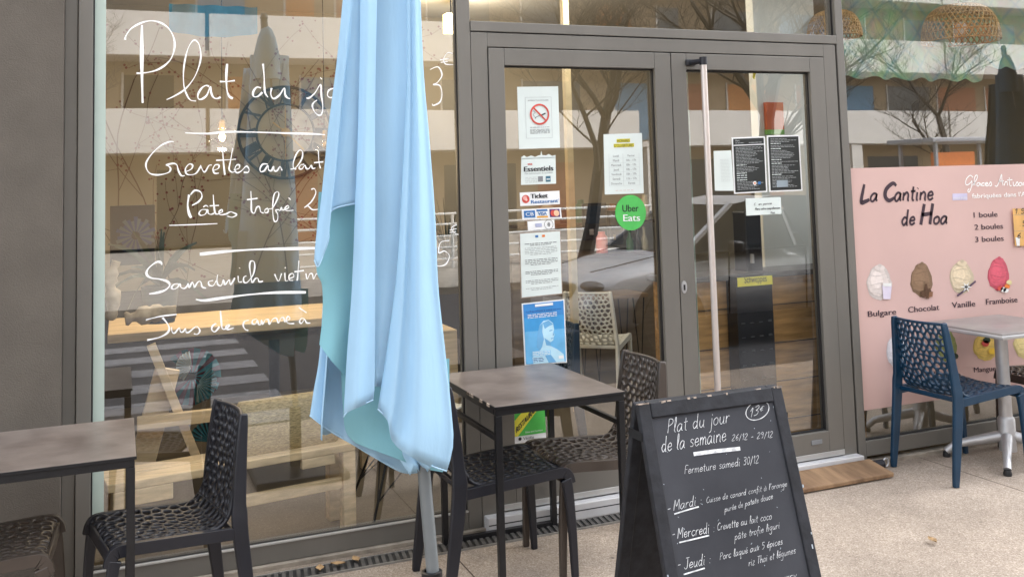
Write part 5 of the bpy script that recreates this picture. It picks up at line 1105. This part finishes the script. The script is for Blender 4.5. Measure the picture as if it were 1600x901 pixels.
def wicker(px, py, y, rpx, label):
    p = at(px,py,y); rw = rpx/1500*(p-EYE).length*.92; r = thing('wicker_lamp', label, 'lamp', (p.x,p.y,p.z), 0, 'wicker lamp shades'); b = MB(); n = 40
    ps = [(rw*math.cos(t)**.55 if math.cos(t) > 0 else 0.02, -.35*rw+rw*1.0*math.sin(t)) for t in [i*math.pi/2/12*.95 for i in range(13)]]
    for sgn in (1,-1):
        for j in range(n): b.tube([(p.x+q*math.cos(2*math.pi*j/n+sgn*k*.07),p.y+q*math.sin(2*math.pi*j/n+sgn*k*.07),p.z+z) for k,(q,z) in enumerate(ps)], .0042, m_wicker, 4, cap=False)
    for q, z in ps[::2]: b.tube([(p.x+q*math.cos(2*math.pi*j/n),p.y+q*math.sin(2*math.pi*j/n),p.z+z) for j in range(n+1)], .0045, m_wicker, 4, cap=False)
    b.build('shade', r); b = MB(); b.tube([(p.x,p.y,p.z+.6*rw),(p.x,p.y,TOP)], .004, m_gasket, 6); b.build('cord', r)
    b = MB(); b.sphere((p.x,p.y,p.z), .045, m_wallwhite, 8); b.build('bulb', r, smooth=180)
wicker(1500,45,.40,56,'large wicker dome lamp behind the right window')
wicker(1303,44,.42,42,'wicker dome lamp partly hidden by the right door mullion')
p = at(1250,34,1.8); wicker(1238,30,1.7,36,'wicker lamp seen through the transom above the right door')

# ------------------------------------------------------------------ across the street (mirrored in the glass)
m_bw = M('ochre_render',(.34,.255,.165),.85,0,.1,.6); m_bp = M('white_parapet',(.58,.555,.52),.7,0,.05,1); m_bs = M('balcony_soffit',(.5,.46,.42),.8); m_win = M('dark_window',(.02,.025,.03),.15); m_blind = M('blue_blind',(.10,.22,.34),.6); m_door = M('rust_shutter',(.33,.12,.05),.6); m_orp = M('orange_panel',(.50,.20,.05),.6)
ob_ = thing('apartment_building', 'ochre apartment block with white balconies mirrored in the shop glass', 'building', (15,-27,0))
b = MB(); b.box((-28,-36,0),(75,-26.2,16), m_bw); b.build('wall', ob_)
b = MB()
for fl in range(5):
    z0 = 2.76+fl*2.82; x = -28
    b.box((-28,-26.2,z0-.02),(75,-24.8,z0+.18), m_bs)
    k = 0
    while x < 74:
        L = (7.2,5.4,9.0)[k % 3]; b.box((x,-24.9,z0+.001),(x+L-.12,-24.75,z0+1.27), m_bp); x += L + (1.6 if k % 3 == 2 else 0); k += 1
b.build('balcony', ob_)
rr = random.Random(6)
for fl in range(5):
    z0 = 2.76+fl*2.82+.2
    b = MB(); x = -26
    while x < 73:
        w = rr.choice((.9,1.4,2.2)); m = rr.choice((m_win,m_win,m_win,m_blind,m_door,m_door,m_orp)); b.box((x,-26.25,z0+.1),(x+w,-26.18,z0+2.2), m); b.box((x-.07,-26.23,z0+.05),(x-.005,-26.16,z0+2.27), m_bp); x += w+rr.uniform(.35,1.6)
    b.build('window_row', ob_)
b = MB()
for x in range(-26,74,9): b.box((x,-26.3,0),(x+2.6,-26.19,2.3), m_win); b.box((x+3.4,-26.3,0),(x+4.8,-26.19,2.3), m_door)
for x in range(-28,75,9): b.box((x+.0,-25.1,0),(x+.5,-24.8,2.72), m_bp)
b.build('ground_floor_opening', ob_)
def railing(x0, x1, y, label, vert):
    r = thing('railing', label, 'railing', ((x0+x1)/2,y,0), 0, 'white street railings'); b = MB(); mt = M('white_rail',(.80,.80,.78),.4)
    zz = (1.05,.85,.62,.40,.18) if not vert else (1.0,.1)
    for z in zz: b.tube([(x0,y,z),(x1,y,z)], .026, mt, 6)
    b.build('rail', r); b = MB(); x = x0
    while x <= x1: b.tube([(x,y,0),(x,y,1.05)], .030 if not vert else .012, mt, 6); x += 2.0 if not vert else .14
    b.build('post', r)
railing(2,26,-13.5,'long white tubular railing along the far pavement',False)
railing(-7,-1.2,-19,'white vertical bar railing in front of the apartment block',True)
def tree(x, y, h, r0, label, seed):
    rr = random.Random(seed); r = thing('bare_tree', label, 'tree', (x,y,0), 0, 'bare street trees'); tk, cr = MB(), MB()
    def grow(p, d, L, rad_, lev):
        pts = [Vector(p)]; n = 4; dd = Vector(d)
        for i in range(n): dd = (dd+Vector((rr.uniform(-.2,.2),rr.uniform(-.2,.2),rr.uniform(-.06,.14)))).normalized(); pts.append(pts[-1]+dd*L/n)
        (tk if lev == 0 else cr).tube(pts, [rad_*(1-.5*i/n) for i in range(n+1)], m_bark, 6 if lev < 2 else 3, cap=False)
        if lev >= 5: return
        for i in range(2 if lev == 0 else 1, n+1):
            for _ in range(2 if lev < 3 else 1 + (rr.random() < .4)):
                if rr.random() < .82:
                    az = rr.uniform(0,6.28); sp = rr.uniform(.5,.95); ax = Vector((math.cos(az),math.sin(az),.25)); nd = (dd*(1-sp*.6)+ax*sp).normalized()
                    grow(pts[i], nd, L*rr.uniform(.48,.70), max(.003, rad_*.40), lev+1)
    grow((x,y,0), (0,0,1), h*.42, r0, 0); tk.build('trunk', r); cr.build('crown', r)
def mir(px, d): q = F(px, 300, d); return q.x
tree(mir(905,10)+0, -9.9, 8.5, .13, 'bare tree mirrored in the left door', 2)
tree(mir(1172,8.0), -7.9, 8.0, .17, 'bare dark trunked tree mirrored in the right door', 5)
tree(mir(1495,17), -16.9, 8.5, .16, 'bare tree mirrored in the right window', 9)
tree(mir(70,18), -17.9, 7.5, .10, 'bare tree mirrored in the left window', 13)
# parked car
def car(x0, y0, label, mp_):
    r = thing('parked_car', label, 'car', (x0+2.1,y0,-.115)); zg = -.115
    secs = [(0,.62,.30,.58),(.10,.78,.24,.72),(.45,.86,.20,.86),(1.15,.89,.20,.97),(1.5,.90,.20,1.0),(2.6,.90,.20,1.0),(3.6,.89,.22,1.02),(4.05,.84,.28,.98),(4.2,.74,.34,.80)]
    vs, fs = [], []; n = 12
    for x, w, z0, z1 in secs:
        for i in range(n):
            a = 2*math.pi*i/n; ca, sa = math.cos(a), math.sin(a); vs.append((x0+x, y0+w*math.copysign(abs(ca)**.45,ca), zg+(z0+z1)/2+(z1-z0)/2*math.copysign(abs(sa)**.55,sa)))
    for j in range(len(secs)-1):
        for i in range(n): a = j*n+i; c = j*n+(i+1) % n; fs.append((a,c,c+n,a+n))
    fs += [tuple(range(n))[::-1], tuple((len(secs)-1)*n+i for i in range(n))]
    b = MB(); b.mesh(vs, fs, mp_); b.build('body', r, smooth=60)
    prof_ = [(1.05,.95,.80),(1.75,1.42,.66),(2.3,1.50,.64),(3.2,1.47,.63),(3.95,1.02,.72)]; b = MB(); gl_ = M('car_glass',(.02,.025,.03),.08)
    for i in range(len(prof_)-1):
        (xa_,za,wa),(xb_,zb,wb) = prof_[i], prof_[i+1]; m = gl_ if i in (0,3) else mp_
        b.face([(x0+xa_,y0-wa,zg+za),(x0+xb_,y0-wb,zg+zb),(x0+xb_,y0+wb,zg+zb),(x0+xa_,y0+wa,zg+za)], m)
    for sg in (-1,1):
        b.face([(x0+1.05,y0+sg*.84,zg+.95),(x0+1.75,y0+sg*.66,zg+1.42),(x0+2.3,y0+sg*.64,zg+1.50),(x0+2.45,y0+sg*.86,zg+.98)], gl_); b.face([(x0+2.52,y0+sg*.86,zg+.98),(x0+2.36,y0+sg*.64,zg+1.50),(x0+3.2,y0+sg*.63,zg+1.47),(x0+3.95,y0+sg*.80,zg+1.0)], gl_)
    b.build('cabin', r)
    for wx in (.85,3.35):
        for sg in (-1,1):
            b = MB(); b.tube([(x0+wx,y0+sg*.92,zg+.32),(x0+wx,y0+sg*.72,zg+.32)], .32, m_gasket, 24); w_ = b.build('wheel', r, smooth=40); b = MB(); b.tube([(x0+wx,y0+sg*.93,zg+.32),(x0+wx,y0+sg*.90,zg+.32)], .20, m_alu, 20); b.build('rim', w_, smooth=40)
    for sg in (-1,1): b = MB(); b.sphere((x0+.14,y0+sg*.60,zg+.68), .12, M('headlight',(.10,.11,.12),.08), 8, (.9,1.5,.42)); b.build('headlight', r, smooth=180)
    dk = M('car_black_trim',(.015,.015,.017),.35)
    b = MB(); b.box((x0-.03,y0-.42,zg+.56),(x0+.06,y0+.42,zg+.70), dk, .02); b.box((x0-.02,y0-.55,zg+.26),(x0+.08,y0+.55,zg+.36), dk, .02); b.build('grille', r)
    for sg in (-1,1):
        b = MB()
        for xx in (1.52,2.48,3.45): b.bar((x0+xx,y0+sg*.905,zg+.34),(x0+xx+.03,y0+sg*.90,zg+.96), .012, .012, dk, up=(1,0,0), bev=0)
        b.bar((x0+.9,y0+sg*.90,zg+.30),(x0+3.3,y0+sg*.905,zg+.28), .02, .10, dk); b.bar((x0+1.1,y0+sg*.87,zg+.955),(x0+3.9,y0+sg*.87,zg+.985), .03, .018, dk); b.build('side_trim', r)
        for wx in (.85,3.35): b = MB(); b.tube([(x0+wx+.37*math.cos(a),y0+sg*.885,zg+.33+.37*math.sin(a)) for a in [i*math.pi/12 for i in range(13)]], .05, dk, 6); b.build('wheel_arch', r)
        b = MB(); b.box((x0+1.50,y0+sg*.93,zg+.96),(x0+1.62,y0+sg*1.08,zg+1.07), dk, .03); b.build('mirror', r, smooth=60)
        b = MB(); b.bar((x0+1.06,y0+sg*.82,zg+.96),(x0+1.76,y0+sg*.65,zg+1.43), .05, .04, mp_); b.bar((x0+2.40,y0+sg*.85,zg+.98),(x0+2.34,y0+sg*.645,zg+1.49), .05, .03, dk); b.build('pillar', r)
    b = MB(); b.bar((x0+.2,y0-.45,zg+.80),(x0+1.05,y0-.62,zg+.965), .012, .008, dk); b.bar((x0+.2,y0+.45,zg+.80),(x0+1.05,y0+.62,zg+.965), .012, .008, dk); b.build('bonnet_crease', r)
    b = MB(); b.box((x0-.01,y0-.26,zg+.40),(x0+.02,y0+.26,zg+.51), m_white); b.build('number_plate', r)
car(4.15,-4.75,'silver white car parked at the kerb, mirrored in the doors', M('silver_car_paint',(.62,.64,.67),.25,.2,.03,2))
# bus shelter
sx0 = mir(1432,15); sx1 = mir(1578,15); bsx = thing('bus_shelter', 'glazed bus shelter with orange advert mirrored in the right window', 'bus shelter', ((sx0+sx1)/2,-14.9,0))
b = MB(); b.box((sx0,-15.8,2.35),(sx1,-14.2,2.47), M('shelter_grey',(.36,.37,.40),.5), .03); b.build('roof', bsx)
for x in (sx0+.2, sx1-.25):
    for y in (-15.6,-14.4): b = MB(); b.box((x,y,0),(x+.08,y+.08,2.35), M('shelter_grey')); b.build('post', bsx)
b = MB(); b.box((sx0+.3,-14.6,.5),(sx0+1.7,-14.45,2.1), orange, .01); b.box((sx0+.6,-14.44,.9),(sx0+1.3,-14.43,1.7), M('advert_brown',(.3,.12,.05))); b.build('advert_panel', bsx)

# ------------------------------------------------------------------ light, sky, camera
w = bpy.data.worlds.new('World'); SC.world = w; w.use_nodes = True; nt = w.node_tree; bg = nt.nodes['Background']
sky = nt.nodes.new('ShaderNodeTexSky'); sky.sky_type = 'NISHITA'; sky.sun_disc = False
SUN_EL, SUN_AZ = rad(52), rad(62)
sky.sun_elevation = SUN_EL; sky.sun_rotation = SUN_AZ; sky.air_density = 1.0; sky.dust_density = 4.0; sky.ozone_density = 1.0
hs = nt.nodes.new('ShaderNodeHueSaturation'); hs.inputs['Saturation'].default_value = .22; hs.inputs['Value'].default_value = 6.3
nt.links.new(sky.outputs[0], hs.inputs['Color']); nt.links.new(hs.outputs[0], bg.inputs['Color']); bg.inputs['Strength'].default_value = .15
sl_ = bpy.data.lights.new('sun','SUN'); sl_.energy = .65; sl_.angle = rad(24); sl_.color = (1,.96,.90)
so = bpy.data.objects.new('sun', sl_); COL.objects.link(so)
dirv = Vector((math.sin(SUN_AZ)*math.cos(SUN_EL), math.cos(SUN_AZ)*math.cos(SUN_EL), math.sin(SUN_EL)))
so.rotation_euler = dirv.to_track_quat('Z','Y').to_euler(); so.location = (0,-10,20)
cam = bpy.data.cameras.new('camera'); co = bpy.data.objects.new('camera', cam); COL.objects.link(co)
cam.sensor_fit = 'HORIZONTAL'; cam.sensor_width = 36; cam.lens = FPX/1600*36; cam.shift_x = 0; cam.shift_y = (CY-450.5)/1600
cam.clip_start = .05; cam.clip_end = 2000
rx, up, bk = R @ Vector((1,0,0)), R @ Vector((0,-1,0)), R @ Vector((0,0,-1))
mt = Matrix((rx, up, bk)).transposed().to_4x4(); mt.translation = EYE; co.matrix_world = mt
SC.camera = co
SC.render.engine = 'CYCLES'
SC.view_settings.view_transform = 'Standard'; SC.view_settings.look = 'None'; SC.view_settings.exposure = 0; SC.view_settings.gamma = 1
cy = SC.cycles; cy.use_denoising = True
try: cy.denoiser = 'OPENIMAGEDENOISE'
except Exception: pass
cy.max_bounces = 8; cy.transparent_max_bounces = 24; cy.glossy_bounces = 4; cy.caustics_reflective = False; cy.caustics_refractive = False; cy.sample_clamp_indirect = 6
